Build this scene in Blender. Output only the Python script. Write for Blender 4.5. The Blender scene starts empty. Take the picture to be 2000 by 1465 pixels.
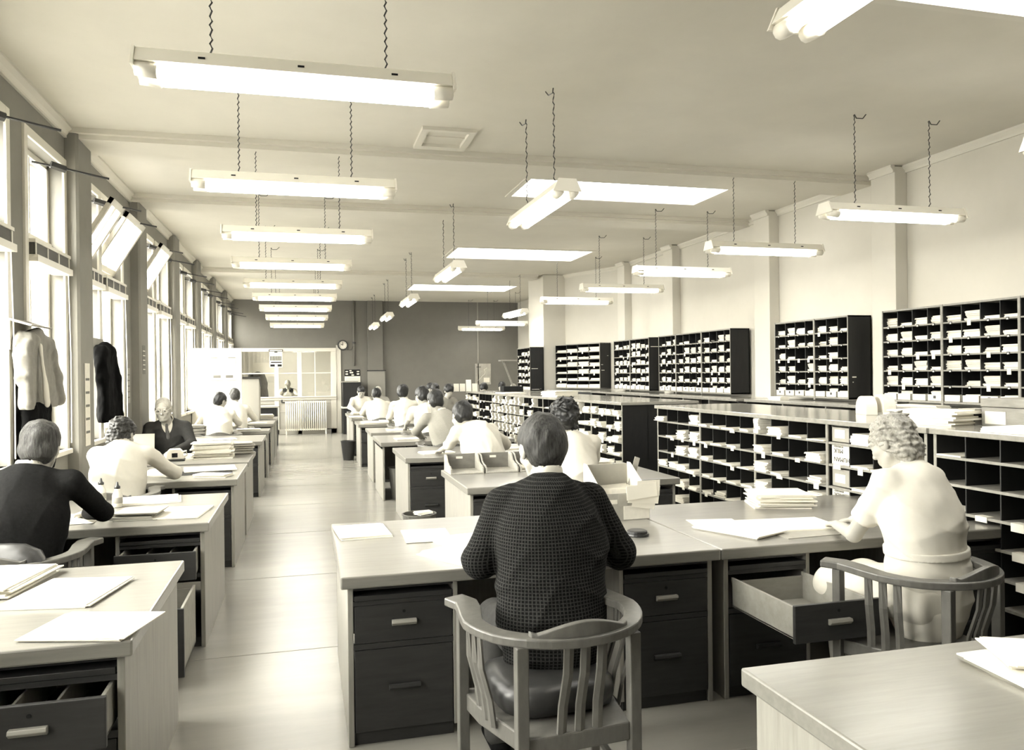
import bpy, bmesh, math, random
import numpy as np
from mathutils import Vector, Matrix
C = bpy.context.scene.collection
S = bpy.context.scene
RND = random.Random(7)
PI = math.pi

# ------------------------------------------------------------------ camera
FOC = 1539.34
YAW, PIT, ROL = math.radians(14.7328), math.radians(-0.1195), math.radians(-0.6512)
cF = Vector((math.sin(YAW)*math.cos(PIT), math.cos(YAW)*math.cos(PIT), math.sin(PIT)))
cR0 = Vector((math.cos(YAW), -math.sin(YAW), 0)); cU0 = cR0.cross(cF)
cR = cR0*math.cos(ROL)+cU0*math.sin(ROL); cU = -cR0*math.sin(ROL)+cU0*math.cos(ROL)
cam_data = bpy.data.cameras.new('camera'); cam = bpy.data.objects.new('camera', cam_data); C.objects.link(cam)
M = Matrix((cR, cU, -cF)).transposed().to_4x4(); M.translation = (0, 0, 1.64)
cam.matrix_world = M
cam_data.sensor_fit = 'HORIZONTAL'; cam_data.sensor_width = 36.0; cam_data.lens = FOC*36.0/2000.0
cam_data.clip_start = 0.05; cam_data.clip_end = 200
S.camera = cam

# ------------------------------------------------------------------ world, exposure, portals
SKY = 34.0
w = bpy.data.worlds.new('overcast_sky'); S.world = w; w.use_nodes = True
w.node_tree.nodes['Background'].inputs[0].default_value = (1.0, 0.982, 0.93, 1)
# an overcast sky: brightest overhead, dim ground below the sills
_n = w.node_tree.nodes; _l = w.node_tree.links; _t = _n.new('ShaderNodeTexCoord'); _s = _n.new('ShaderNodeSeparateXYZ'); _r = _n.new('ShaderNodeValToRGB')
_l.new(_t.outputs['Generated'], _s.inputs[0]); _m = _n.new('ShaderNodeMapRange'); _m.inputs['From Min'].default_value = -1; _l.new(_s.outputs['Z'], _m.inputs['Value']); _l.new(_m.outputs[0], _r.inputs[0])
_r.color_ramp.elements[0].position = 0.46; _r.color_ramp.elements[0].color = (0.16, 0.16, 0.16, 1); _r.color_ramp.elements[1].position = 0.62; _r.color_ramp.elements[1].color = (1, 1, 1, 1)
_k = _n.new('ShaderNodeMath'); _k.operation = 'MULTIPLY'; _k.inputs[1].default_value = SKY; _l.new(_r.outputs[0], _k.inputs[0]); _l.new(_k.outputs[0], _n['Background'].inputs[1])
S.view_settings.view_transform = 'Standard'; S.view_settings.look = 'None'
S.view_settings.gamma = 1.0; S.view_settings.exposure = 0.80
try: S.view_settings.use_curve_mapping = False
except Exception: pass
S.cycles.max_bounces = 10; S.cycles.diffuse_bounces = 6; S.cycles.transparent_max_bounces = 16
S.cycles.sample_clamp_indirect = 8.0
S.cycles.use_denoising = True
TUBE = 14.5          # strength of a fluorescent tube
def portal(name, loc, size, rot):
    l = bpy.data.lights.new(name, 'AREA'); l.shape = 'RECTANGLE'; l.size, l.size_y = size
    l.cycles.is_portal = True
    o = bpy.data.objects.new(name, l); C.objects.link(o); o.location = loc; o.rotation_euler = rot
# room measures
ZC = 3.77; XL = -1.95; XR = 6.13; YE = 23.0; YB = -2.6
COLS = [2.3, 4.85, 7.42, 10.0, 12.6, 15.2, 17.8, 20.4]           # window wall columns (start), 0.45 wide
WINS = []
WINS += [(0.75, 1.65), (2.85, 3.75), (3.9, 4.8), (5.15, 6.02), (6.45, 7.35)]
for c in COLS[3:]:
    WINS += [(c-2.05, c-1.52) if c == 10.0 else (c-2.05, c-1.25), (c-1.4, c-0.5) if c == 10.0 else (c-1.0, c-0.1)]
WINS += [(21.0, 21.85), (22.05, 22.85), (23.7, 24.6), (24.9, 25.8)]  # the last two are added to let daylight brighten the office
ZS, ZT0, ZT1, ZW = 1.05, 2.66, 2.76, 3.42                         # sill, transom, head
SKYL = [(2.4, 4.82, 2.75, 3.82), (2.4, 4.82, 8.05, 9.12), (2.5, 4.92, 13.0, 14.2), (2.5, 5.03, 18.5, 19.8)]
for a, b in WINS:
    portal('window_daylight', (XL-0.28, (a+b)/2, (ZS+ZW)/2), (ZW-ZS, b-a), (0, -PI/2, 0))

# ------------------------------------------------------------------ materials
def lin(v): return v/12.92 if v <= 0.04045 else ((v+0.055)/1.055)**2.4
def sep(v):
    """a tone of the sepia print: grey value v (display) with its warm tint"""
    t = min(1.0, max(0.0, (v-0.08)/0.3))
    return (lin(v), lin(v*(1-0.018*t)), lin(v*(1-0.072*t)))
MATS = {}
def mat(name, v, rough=0.6, spec=0.4, grain=0.0, gscale=(1, 1, 1), noise=0.0, nscale=8.0, bump=0.0, coat=0.0, em=0.0, alpha=None, aniso=None):
    if name in MATS: return MATS[name]
    m = bpy.data.materials.new(name); m.use_nodes = True; nt = m.node_tree; N = nt.nodes; L = nt.links
    b = N['Principled BSDF']; col = sep(v)
    b.inputs['Base Color'].default_value = (*col, 1); b.inputs['Roughness'].default_value = rough
    b.inputs['Specular IOR Level'].default_value = spec
    if coat: b.inputs['Coat Weight'].default_value = coat; b.inputs['Coat Roughness'].default_value = 0.18
    if grain or noise:
        tc = N.new('ShaderNodeTexCoord'); mp = N.new('ShaderNodeMapping'); mp.inputs['Scale'].default_value = gscale if grain else (1, 1, 1)
        L.new(tc.outputs['Object'], mp.inputs['Vector'])
        nz = N.new('ShaderNodeTexNoise'); nz.inputs['Scale'].default_value = nscale; nz.inputs['Detail'].default_value = 7; nz.inputs['Roughness'].default_value = 0.65
        L.new(mp.outputs[0], nz.inputs['Vector'])
        rp = N.new('ShaderNodeMapRange'); a = grain or noise
        rp.inputs['From Min'].default_value = 0.3; rp.inputs['From Max'].default_value = 0.7
        rp.inputs['To Min'].default_value = 1-a; rp.inputs['To Max'].default_value = 1+a*0.6
        L.new(nz.outputs['Fac'], rp.inputs['Value'])
        mx = N.new('ShaderNodeMix'); mx.data_type = 'RGBA'; mx.blend_type = 'MULTIPLY'; mx.inputs[0].default_value = 1
        mx.inputs[6].default_value = (*col, 1); L.new(rp.outputs[0], mx.inputs[7]); L.new(mx.outputs[2], b.inputs['Base Color'])
        if bump:
            bp = N.new('ShaderNodeBump'); bp.inputs['Strength'].default_value = bump; bp.inputs['Distance'].default_value = 0.01
            L.new(nz.outputs['Fac'], bp.inputs['Height']); L.new(bp.outputs[0], b.inputs['Normal'])
    if em:
        b.inputs['Emission Color'].default_value = (1, 0.985, 0.935, 1); b.inputs['Emission Strength'].default_value = em
    MATS[name] = m; return m
def glass_mat(name, gloss=0.08, tint=0.96, rough=0.02):
    m = bpy.data.materials.new(name); m.use_nodes = True; nt = m.node_tree; N = nt.nodes; L = nt.links
    for n in list(N):
        if n.type == 'BSDF_PRINCIPLED': N.remove(n)
    t = N.new('ShaderNodeBsdfTransparent'); t.inputs[0].default_value = (tint, tint, tint*0.98, 1)
    g = N.new('ShaderNodeBsdfGlossy'); g.inputs['Roughness'].default_value = rough
    x = N.new('ShaderNodeMixShader'); x.inputs[0].default_value = gloss
    L.new(t.outputs[0], x.inputs[1]); L.new(g.outputs[0], x.inputs[2]); L.new(x.outputs[0], N['Material Output'].inputs[0])
    MATS[name] = m; return m
GLASS = glass_mat('window_glass')
def frost_mat(name):
    m = glass_mat(name); nt = m.node_tree; N = nt.nodes; d = N.new('ShaderNodeBsdfTranslucent'); d.inputs[0].default_value = (0.85, 0.84, 0.79, 1); x = N.new('ShaderNodeMixShader'); x.inputs[0].default_value = 0.55
    o = N['Material Output']; nt.links.new(o.inputs[0].links[0].from_socket, x.inputs[1]); nt.links.new(d.outputs[0], x.inputs[2]); nt.links.new(x.outputs[0], o.inputs[0]); return m
FROST = frost_mat('whitish_sash_glass')  # whitish reflection of the open sashes, mixed in as translucent white
OFFGLASS = glass_mat('office_glass', 0.10)
PLASTER = mat('ceiling_plaster', 0.80, 0.9, 0.15, noise=0.05, nscale=1.3)
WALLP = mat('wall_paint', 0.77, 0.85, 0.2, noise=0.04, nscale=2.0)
WALLWIN = mat('window_wall_paint', 0.50, 0.8, 0.25, noise=0.07, nscale=3.0)  # the wall's back-lit shade is put into this darker grey
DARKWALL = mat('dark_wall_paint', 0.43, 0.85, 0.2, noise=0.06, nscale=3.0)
TRIMP = mat('trim_paint', 0.80, 0.6, 0.3)
FRAMEP = mat('window_frame_paint', 0.83, 0.5, 0.35)
FLOORM = mat('linoleum', 0.53, 0.24, 0.7, grain=0.10, gscale=(0.6, 3.0, 1), nscale=2.0)
DESKTOP = mat('desk_top_oak', 0.48, 0.30, 0.6, coat=0.35, grain=0.16, gscale=(0.9, 9, 9), nscale=4.0, bump=0.03)
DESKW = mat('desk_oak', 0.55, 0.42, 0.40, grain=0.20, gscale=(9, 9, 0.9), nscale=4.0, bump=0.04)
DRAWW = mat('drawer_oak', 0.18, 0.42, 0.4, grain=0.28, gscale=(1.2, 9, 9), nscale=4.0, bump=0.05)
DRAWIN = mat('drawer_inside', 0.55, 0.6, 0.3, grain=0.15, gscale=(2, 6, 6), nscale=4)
PLINTH = mat('dark_plinth', 0.14, 0.6, 0.3)
CHAIRW = mat('chair_wood', 0.36, 0.38, 0.45, grain=0.22, gscale=(5, 5, 2), nscale=6, bump=0.04)
LEATHER = mat('worn_leather', 0.18, 0.38, 0.5, noise=0.35, nscale=9, bump=0.15)
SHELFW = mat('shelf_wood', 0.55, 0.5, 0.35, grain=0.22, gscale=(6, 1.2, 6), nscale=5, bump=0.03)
SHELFD = mat('dark_wood_and_hole_shade', 0.11, 0.5, 0.35, grain=0.25, gscale=(6, 6, 1.2), nscale=4)  # dark wood; inside the pigeonholes its tone also carries their shade
COUNTERT = mat('counter_top', 0.56, 0.16, 0.6, grain=0.2, gscale=(6, 1.2, 6), nscale=3, coat=0.4)
METALW = mat('white_enamel', 0.92, 0.35, 0.5)
METALD = mat('dark_metal', 0.16, 0.4, 0.5)
BRASS = mat('dull_metal', 0.55, 0.35, 0.6)
PAPER = mat('paper', 0.90, 0.85, 0.15, noise=0.03, nscale=9)
PAPER2 = mat('worn_paper', 0.84, 0.85, 0.15, noise=0.08, nscale=22)
PAPERD = mat('buff_card', 0.62, 0.85, 0.15, noise=0.08, nscale=12)
CARDW = mat('white_card', 0.87, 0.8, 0.2)
INK = mat('black_ink', 0.10, 0.7, 0.2)
INKM = mat('faded_ink', 0.42, 0.8, 0.2)
LAYM = mat('daylit_skylight_glass', 0.95, 0.6, 0.2, em=5.0)
REARP = mat('rear_wall_paint', 0.22, 0.85, 0.2)
TUBEM = mat('fluorescent_tube', 0.95, 0.5, 0.2, em=TUBE)
SKIN = mat('skin', 0.64, 0.55, 0.35, noise=0.06, nscale=10)
SKIND = mat('tan_skin', 0.60, 0.55, 0.35, noise=0.06, nscale=10)  # slightly darker tan skin tone
WHITEC = mat('white_cotton', 0.80, 0.85, 0.1, noise=0.03, nscale=30)
CREAMC = mat('cream_wool', 0.80, 0.95, 0.05, noise=0.06, nscale=60, bump=0.15)
GREYC = mat('grey_wool', 0.56, 0.95, 0.05, noise=0.10, nscale=70, bump=0.2)
DARKC = mat('charcoal_wool', 0.11, 0.95, 0.05, noise=0.30, nscale=60, bump=0.25)
SUITC = mat('dark_suiting', 0.20, 0.85, 0.1, noise=0.10, nscale=50)
TROUS = mat('dark_trousers', 0.22, 0.9, 0.08, noise=0.15, nscale=40)
TANC = mat('light_tan_cloth', 0.50, 0.9, 0.1, noise=0.10, nscale=30)
BLACKC = mat('black_cloth', 0.06, 0.95, 0.05, noise=0.2, nscale=30)
TIEM = mat('tie_silk', 0.30, 0.5, 0.3)
def tweed():
    m = mat('checked_tweed', 0.2, 0.95, 0.05); nt = m.node_tree; N = nt.nodes; L = nt.links; b = N['Principled BSDF']
    tc = N.new('ShaderNodeTexCoord'); sx = N.new('ShaderNodeSeparateXYZ'); nz0 = N.new('ShaderNodeTexNoise'); nz0.inputs['Scale'].default_value = 4
    ad = N.new('ShaderNodeMix'); ad.data_type = 'VECTOR'; ad.inputs[0].default_value = 0.012
    L.new(tc.outputs['Object'], nz0.inputs['Vector']); L.new(tc.outputs['Object'], ad.inputs[4]); L.new(nz0.outputs['Color'], ad.inputs[5]); L.new(ad.outputs[1], sx.inputs[0])
    def ln(src, p, add=None):
        v = src
        if add is not None:
            q = N.new('ShaderNodeMath'); q.operation = 'MULTIPLY_ADD'; q.inputs[1].default_value = 0.6; L.new(add, q.inputs[0]); L.new(src, q.inputs[2]); v = q.outputs[0]
        a = N.new('ShaderNodeMath'); a.operation = 'MULTIPLY'; a.inputs[1].default_value = 2*PI/p; L.new(v, a.inputs[0])
        s = N.new('ShaderNodeMath'); s.operation = 'SINE'; L.new(a.outputs[0], s.inputs[0])
        r = N.new('ShaderNodeMapRange'); r.inputs['From Min'].default_value = 0.25; r.inputs['From Max'].default_value = 0.9; L.new(s.outputs[0], r.inputs['Value'])
        return r.outputs[0]
    at = N.new('ShaderNodeMath'); at.operation = 'ARCTAN2'; ny = N.new('ShaderNodeMath'); ny.operation = 'MULTIPLY_ADD'; ny.inputs[1].default_value = -1; ny.inputs[2].default_value = 0.25
    L.new(sx.outputs['Y'], ny.inputs[0]); L.new(sx.outputs['X'], at.inputs[0]); L.new(ny.outputs[0], at.inputs[1])
    ar = N.new('ShaderNodeMath'); ar.operation = 'MULTIPLY'; ar.inputs[1].default_value = 0.34; L.new(at.outputs[0], ar.inputs[0])
    g1 = ln(ar.outputs[0], 0.0125); g2 = ln(sx.outputs['Z'], 0.0125)
    mx = N.new('ShaderNodeMath'); mx.operation = 'MAXIMUM'; L.new(g1, mx.inputs[0]); L.new(g2, mx.inputs[1])
    nz = N.new('ShaderNodeTexNoise'); nz.inputs['Scale'].default_value = 160; L.new(tc.outputs['Object'], nz.inputs['Vector'])
    ml = N.new('ShaderNodeMath'); ml.operation = 'MULTIPLY'; L.new(mx.outputs[0], ml.inputs[0]); L.new(nz.outputs['Fac'], ml.inputs[1])
    c = N.new('ShaderNodeMix'); c.data_type = 'RGBA'; c.inputs[6].default_value = (*sep(0.07), 1); c.inputs[7].default_value = (*sep(0.26), 1)
    L.new(ml.outputs[0], c.inputs[0]); L.new(c.outputs[2], b.inputs['Base Color'])
    bp = N.new('ShaderNodeBump'); bp.inputs['Strength'].default_value = 0.3; bp.inputs['Distance'].default_value = 0.004; L.new(nz.outputs['Fac'], bp.inputs['Height']); L.new(bp.outputs[0], b.inputs['Normal'])
    return m
TWEED = tweed()
HAIRD = mat('dark_hair', 0.085, 0.45, 0.5, grain=0.5, gscale=(30, 30, 4), nscale=6, bump=0.25)
HAIRB = mat('brown_hair', 0.25, 0.5, 0.2, grain=0.8, gscale=(22, 22, 3), nscale=6, bump=0.3)
HAIRF = mat('fair_hair', 0.62, 0.4, 0.5, grain=0.45, gscale=(20, 20, 10), nscale=6, bump=0.5)
HAIRG = mat('grey_hair', 0.66, 0.5, 0.4, grain=0.3, gscale=(30, 30, 6), nscale=6, bump=0.4)

# ------------------------------------------------------------------ mesh builder and object helpers
class MB:
    def __init__(s): s.v = []; s.f = []
    def add(s, vs, fs):
        n = len(s.v); s.v += [tuple(p) for p in vs]; s.f += [tuple(i+n for i in f) for f in fs]; return s
    def box(s, x0, x1, y0, y1, z0, z1):
        return s.add([(x0, y0, z0), (x1, y0, z0), (x1, y1, z0), (x0, y1, z0), (x0, y0, z1), (x1, y0, z1), (x1, y1, z1), (x0, y1, z1)],
                     [(0, 3, 2, 1), (4, 5, 6, 7), (0, 1, 5, 4), (1, 2, 6, 5), (2, 3, 7, 6), (3, 0, 4, 7)])
    def slab(s, cx, cy, z0, z1, w, d, rot, jit=0.0, rnd=None):
        c, sn = math.cos(rot), math.sin(rot); ps = []
        for a, b in ((-1, -1), (1, -1), (1, 1), (-1, 1)):
            x, y = a*w/2, b*d/2
            if rnd: x += rnd.uniform(-jit, jit); y += rnd.uniform(-jit, jit)
            ps.append((cx+x*c-y*sn, cy+x*sn+y*c))
        return s.add([(p[0], p[1], z0) for p in ps]+[(p[0], p[1], z1) for p in ps],
                     [(0, 3, 2, 1), (4, 5, 6, 7), (0, 1, 5, 4), (1, 2, 6, 5), (2, 3, 7, 6), (3, 0, 4, 7)])
    def prism(s, poly, h0, h1, axis='z'):
        """poly: list of 2-D points; axis x: (y,z), y: (x,z), z: (x,y)"""
        def P(p, h): return (h, p[0], p[1]) if axis == 'x' else ((p[0], h, p[1]) if axis == 'y' else (p[0], p[1], h))
        n = len(poly)
        fs = [tuple(range(n)), tuple(range(2*n-1, n-1, -1))]+[(i, i+n, (i+1) % n+n, (i+1) % n) for i in range(n)]
        return s.add([P(p, h0) for p in poly]+[P(p, h1) for p in poly], fs)
    def tube(s, path, r, n=8, cap=True, flat=None):
        P = [Vector(p) for p in path]; rs = r if isinstance(r, (list, tuple)) else [r]*len(P)
        ref = Vector((0, 0, 1)); vs = []
        for i, p in enumerate(P):
            t = (P[min(i+1, len(P)-1)]-P[max(i-1, 0)]).normalized()
            u = t.cross(ref)
            if u.length < 1e-3: u = t.cross(Vector((1, 0, 0)))
            u.normalize(); v = u.cross(t)
            a, b = (rs[i], rs[i]) if flat is None else flat
            for k in range(n):
                th = 2*PI*(k+0.5)/n; vs.append(p+u*a*math.cos(th)+v*b*math.sin(th))
        fs = [(i*n+k, i*n+(k+1) % n, (i+1)*n+(k+1) % n, (i+1)*n+k) for i in range(len(P)-1) for k in range(n)]
        if cap: fs += [tuple(range(n-1, -1, -1)), tuple((len(P)-1)*n+k for k in range(n))]
        return s.add(vs, fs)
    def lathe(s, prof, n=20, c=(0, 0), ring=False):
        vs = [(c[0]+r*math.cos(2*PI*k/n), c[1]+r*math.sin(2*PI*k/n), z) for r, z in prof for k in range(n)]
        fs = [(i*n+k, i*n+(k+1) % n, (i+1)*n+(k+1) % n, (i+1)*n+k) for i in range(len(prof)-1) for k in range(n)]
        e = (len(prof)-1)*n
        fs += [(e+k, e+(k+1) % n, (k+1) % n, k) for k in range(n)] if ring else [tuple(range(n-1, -1, -1)), tuple(e+k for k in range(n))]
        return s.add(vs, fs)
    def mesh(s, name):
        me = bpy.data.meshes.new(name); me.from_pydata(s.v, [], s.f); me.update()
        bm = bmesh.new(); bm.from_mesh(me); bmesh.ops.recalc_face_normals(bm, faces=bm.faces); bm.to_mesh(me); bm.free()
        return me
    def build(s, name, m, parent=None, bevel=0.0, smooth=False, loc=None):
        me = s.mesh(name); me.materials.append(m)
        o = bpy.data.objects.new(name, me); C.objects.link(o)
        if parent: o.parent = parent
        if loc is not None: o.location = loc
        if smooth: me.shade_smooth()
        if bevel:
            b = o.modifiers.new('edge', 'BEVEL'); b.width = bevel; b.segments = 2; b.limit_method = 'ANGLE'; b.angle_limit = 0.6
        return o
def tag(o, label, cat, group=None, kind=None):
    if label: o['label'] = label
    if cat: o['category'] = cat
    if group: o['group'] = group
    if kind: o['kind'] = kind
    return o
def thing(name, label, cat, loc=(0, 0, 0), rz=0.0, group=None):
    o = bpy.data.objects.new(name, None); C.objects.link(o); o.location = loc; o.rotation_euler = (0, 0, rz); o.empty_display_size = 0.1
    return tag(o, label, cat, group)
def struct(name, mb, m, parent=None, bevel=0.0, smooth=False):
    o = mb.build(name, m, parent, bevel, smooth)
    if parent is None: o['kind'] = 'structure'
    return o
def copy_tree(o, parent=None):
    c = o.copy(); C.objects.link(c); c.parent = parent
    for ch in [x for x in o.children]: copy_tree(ch, c)
    return c
ORD = ['first', 'second', 'third', 'fourth', 'fifth', 'sixth', 'seventh', 'eighth', 'ninth', 'tenth', 'eleventh', 'twelfth', 'thirteenth', 'fourteenth']
def text_mesh(name, s, size, m, parent, loc, rot, align='CENTER'):
    cu = bpy.data.curves.new(name, 'FONT'); cu.body = s; cu.size = size; cu.align_x = align; cu.align_y = 'CENTER'; cu.extrude = 0.0006
    tmp = bpy.data.objects.new('tmp', cu); me = bpy.data.meshes.new_from_object(tmp); bpy.data.objects.remove(tmp); me.materials.clear(); me.materials.append(m); o = bpy.data.objects.new(name, me); C.objects.link(o); o.parent = parent; o.location = loc; o.rotation_euler = rot
    return o
# ------------------------------------------------------------------ the room
XLO = XL-0.26
struct('floor', MB().box(XLO, 7.2, YB, 27.2, -0.1, 0), FLOORM)
mb = MB()                                                   # floor seams are thin joint lines in the linoleum
for y in (3.05, 4.88, 6.7, 8.55, 10.4, 12.2, 14.1, 16.0, 18.0, 20.0): mb.box(XL, 3.2, y, y+0.006, 0.0, 0.0012)
struct('floor_joint', mb, mat('floor_joint_dark', 0.5, 0.6, 0.2))
# ceiling with the skylight openings
xs = sorted({XLO, 7.2, 2.4, 2.5, 4.82, 4.92, 5.03}); ys = sorted({YB, 27.2} | {v for s in SKYL for v in s[2:]})
mb = MB()
for i in range(len(xs)-1):
    for j in range(len(ys)-1):
        cx, cy = (xs[i]+xs[i+1])/2, (ys[j]+ys[j+1])/2
        if any(a < cx < b and c < cy < d for a, b, c, d in SKYL): continue
        mb.box(xs[i], xs[i+1], ys[j], ys[j+1], ZC, ZC+0.12)
struct('ceiling', mb, PLASTER)
n_sky = 30
for x0, x1, y0, y1 in SKYL:
    r = bpy.data.objects.new('window_%d' % n_sky, None); C.objects.link(r); r['kind'] = 'structure'; n_sky += 1
    m = MB(); t = 0.05
    m.box(x0-t, x0+0.012, y0-t, y1+t, ZC-0.015, ZC+0.06).box(x1-0.012, x1+t, y0-t, y1+t, ZC-0.015, ZC+0.06).box(x0+0.012, x1-0.012, y0-t, y0+0.012, ZC-0.015, ZC+0.06).box(x0+0.012, x1-0.012, y1-0.012, y1+t, ZC-0.015, ZC+0.06)
    struct('window_frame', m, TRIMP, r)
    struct('pane', MB().box(x0+0.002, x1-0.002, y0+0.002, y1-0.002, ZC+0.03, ZC+0.05), LAYM, r)
# shallow beams
mb = MB(); k = 1
for y0, y1, x1 in ((7.45, 7.98, XR), (9.95, 10.42, XR), (16.35, 16.8, 4.9)):
    struct('trim_%d' % k, MB().box(XL, x1, y0, y1, ZC-0.085, ZC+0.01).box(XL, x1, y0-0.05, y0, ZC-0.045, ZC+0.01).box(XL, x1, y1, y1+0.05, ZC-0.045, ZC+0.01), PLASTER); k += 1
# window wall: one mesh of piers, aprons and heads
mb = MB(); edges = [YB]+[v for ab in WINS for v in ab]+[27.2]
for i in range(0, len(edges), 2): mb.box(XLO, XL, edges[i], edges[i+1], 0, ZC)
for a, b in WINS: mb.box(XLO, XL, a, b, 0, ZS).box(XLO, XL, a, b, ZW, ZC)
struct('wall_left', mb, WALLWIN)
def column(y):
    m = MB(); m.prism([(XL, y), (XL+0.085, y), (XL+0.105, y+0.02), (XL+0.105, y+0.43), (XL+0.085, y+0.45), (XL, y+0.45)], 0, ZC-0.02)
    return m
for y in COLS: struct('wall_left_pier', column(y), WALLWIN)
# windows
HOP = [w_ for w_ in WINS if 7.9 < w_[0] < 11]
for i, (a, b) in enumerate(WINS):
    r = bpy.data.objects.new('window_%d' % (i+1), None); C.objects.link(r); r['kind'] = 'structure'
    xf = XL-0.13; m = MB(); hop = (a, b) in HOP
    fw = 0.05
    m.box(xf-0.03, xf+0.03, a, a+fw, ZS, ZW).box(xf-0.03, xf+0.03, b-fw, b, ZS, ZW).box(xf-0.03, xf+0.03, a, b, ZW-fw, ZW).box(xf-0.03, xf+0.03, a, b, ZS, ZS+0.06)
    m.box(xf-0.04, xf+0.05, a, b, ZT0, ZT1)
    yc = (a+b)/2
    m.box(xf-0.02, xf+0.02, yc-0.015, yc+0.015, ZS, ZT0)
    m.box(xf-0.02, xf+0.02, a, b, 1.78, 1.81)
    if not hop: m.box(xf-0.02, xf+0.02, yc-0.015, yc+0.015, ZT1, ZW)
    struct('window_frame', m, FRAMEP, r, bevel=0.004)
    g = MB().box(xf-0.004, xf+0.002, a+0.02, b-0.02, ZS+0.03, ZT0)
    if not hop: g.box(xf-0.004, xf+0.002, a+0.02, b-0.02, ZT1, ZW-0.02)
    struct('pane', g, GLASS, r)
    struct('sill', MB().box(XL-0.12, XL+0.05, a-0.04, b+0.04, ZS-0.04, ZS), FRAMEP, r, bevel=0.006)
    struct('architrave', MB().box(XL-0.005, XL+0.018, a-0.07, a, ZS, ZW+0.07).box(XL-0.005, XL+0.018, b, b+0.07, ZS, ZW+0.07).box(XL-0.005, XL+0.018, a, b, ZW, ZW+0.07), FRAMEP, r, bevel=0.004)
    # blind pelmet: dark slatted box over a white board
    pm = MB().box(XL-0.07, XL+0.05, a+0.02, b-0.02, 2.55, 2.64)
    struct('blind_pelmet', pm, mat('blind_slats', 0.36, 0.7, 0.2), r)
    bm_ = MB().box(XL-0.07, XL+0.075, a+0.0, b-0.0, 2.50, 2.55).box(XL-0.07, XL+0.06, a, b, 2.64, 2.665)
    for q in range(4):
        yy = a+0.02+(b-a-0.06)*q/3; bm_.box(XL+0.045, XL+0.056, yy, yy+0.02, 2.54, 2.65)
    struct('pelmet_board', bm_, FRAMEP, r)
    struct('blind_cord', MB().tube([(XL+0.055, b-0.06, 2.52), (XL+0.06, b-0.03, 1.8), (XL+0.055, b-0.02, 1.1)], 0.004, 5), METALW, r)
    if hop:
        ang = math.radians(31); L0 = ZW-ZT1-0.02
        hs = bpy.data.objects.new('hopper_sash', None); C.objects.link(hs); hs.parent = r; hs.location = (xf+0.05, 0, ZT1); hs.rotation_euler = (0, ang, 0)
        q = MB(); q.box(-0.02, 0.02, a+0.03, a+0.08, 0, L0).box(-0.02, 0.02, b-0.08, b-0.03, 0, L0).box(-0.02, 0.02, a+0.03, b-0.03, 0, 0.06).box(-0.02, 0.02, a+0.03, b-0.03, L0-0.06, L0).box(-0.012, 0.012, yc-0.012, yc+0.012, 0.05, L0-0.05)
        struct('sash_frame', q, FRAMEP, hs); struct('pane', MB().box(-0.002, 0.002, a+0.05, b-0.05, 0.03, L0-0.03), FROST, hs)
    yk = yc+0.12
    st = MB().tube([(XL-0.1, yk-0.1, 3.34), (XL+0.12, yk-0.02, 3.315), (XL+0.42, yk+0.06, 3.27)], 0.009, 6).tube([(XL+0.03, yk-0.08, 3.33), (XL+0.12, yk-0.02, 3.31)], 0.03, 6)
    struct('window_stay', st, METALD, r)
# cornices and skirtings
def run(nm, p, q, m=TRIMP, sx=0.07, sz=0.09, z=ZC, side=1):
    d = (Vector(q)-Vector(p)); L = d.length; d.normalize(); nrm = Vector((-d.y, d.x))*side
    mb = MB(); prof = [(0, 0), (sx, 0), (sx, -0.02), (sx*0.55, -0.045), (0.022, -sz+0.02), (0.022, -sz), (0, -sz)]
    vs = []
    for pt in (Vector(p), Vector(q)):
        for a, b in prof: vs.append((pt.x+nrm.x*a, pt.y+nrm.y*a, z+b))
    n = len(prof); fs = [tuple(range(n)), tuple(range(2*n-1, n-1, -1))]+[(i, (i+1) % n, (i+1) % n+n, i+n) for i in range(n)]
    return struct(nm, mb.add(vs, fs), m)
ce = [YB]+[v for y in COLS for v in (y, y+0.45)]+[YE]
for i in range(0, len(ce), 2): run('trim_%d' % k, (XL, ce[i]), (XL, ce[i+1]), side=-1); k += 1
# right wall with pilasters, the slanted corner, the pier and the alcove behind
PIL = [(1.9, 2.35), (4.4, 4.8), (6.94, 7.3), (9.25, 9.62), (12.1, 12.45), (14.15, 14.5)]
mb = MB().box(XR, XR+0.25, YB, 14.8, 0, ZC)
mb.prism([(6.13, 14.8), (6.38, 14.8), (5.8, 16.3), (5.5, 16.3)], 0, ZC)
struct('wall_right', mb, WALLP)
for a, b in PIL: struct('wall_right_pilaster', MB().box(XR-0.15, XR, a, b, 0, ZC-0.01), WALLP, bevel=0.006)
pr = [YB]+[v for ab in PIL for v in ab]+[14.8]
for i in range(0, len(pr), 2): run('trim_%d' % k, (XR, pr[i]), (XR, pr[i+1]), side=1, sx=0.055, sz=0.075); k += 1
for a, b in PIL: run('trim_%d' % k, (XR-0.15, a), (XR-0.15, b), side=1, sx=0.05, sz=0.075); k += 1
run('trim_%d' % k, (6.13, 14.8), (5.5, 16.3), side=1, sx=0.055, sz=0.075); k += 1
struct('wall_corner_pier', MB().box(5.0, 5.62, 16.3, 17.45, 0, ZC-0.005), WALLP, bevel=0.01)
struct('wall_alcove', MB().box(5.62, 6.3, 17.25, 17.45, 0, ZC).box(6.25, 6.5, 17.25, YE, 0, ZC), WALLP)
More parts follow.
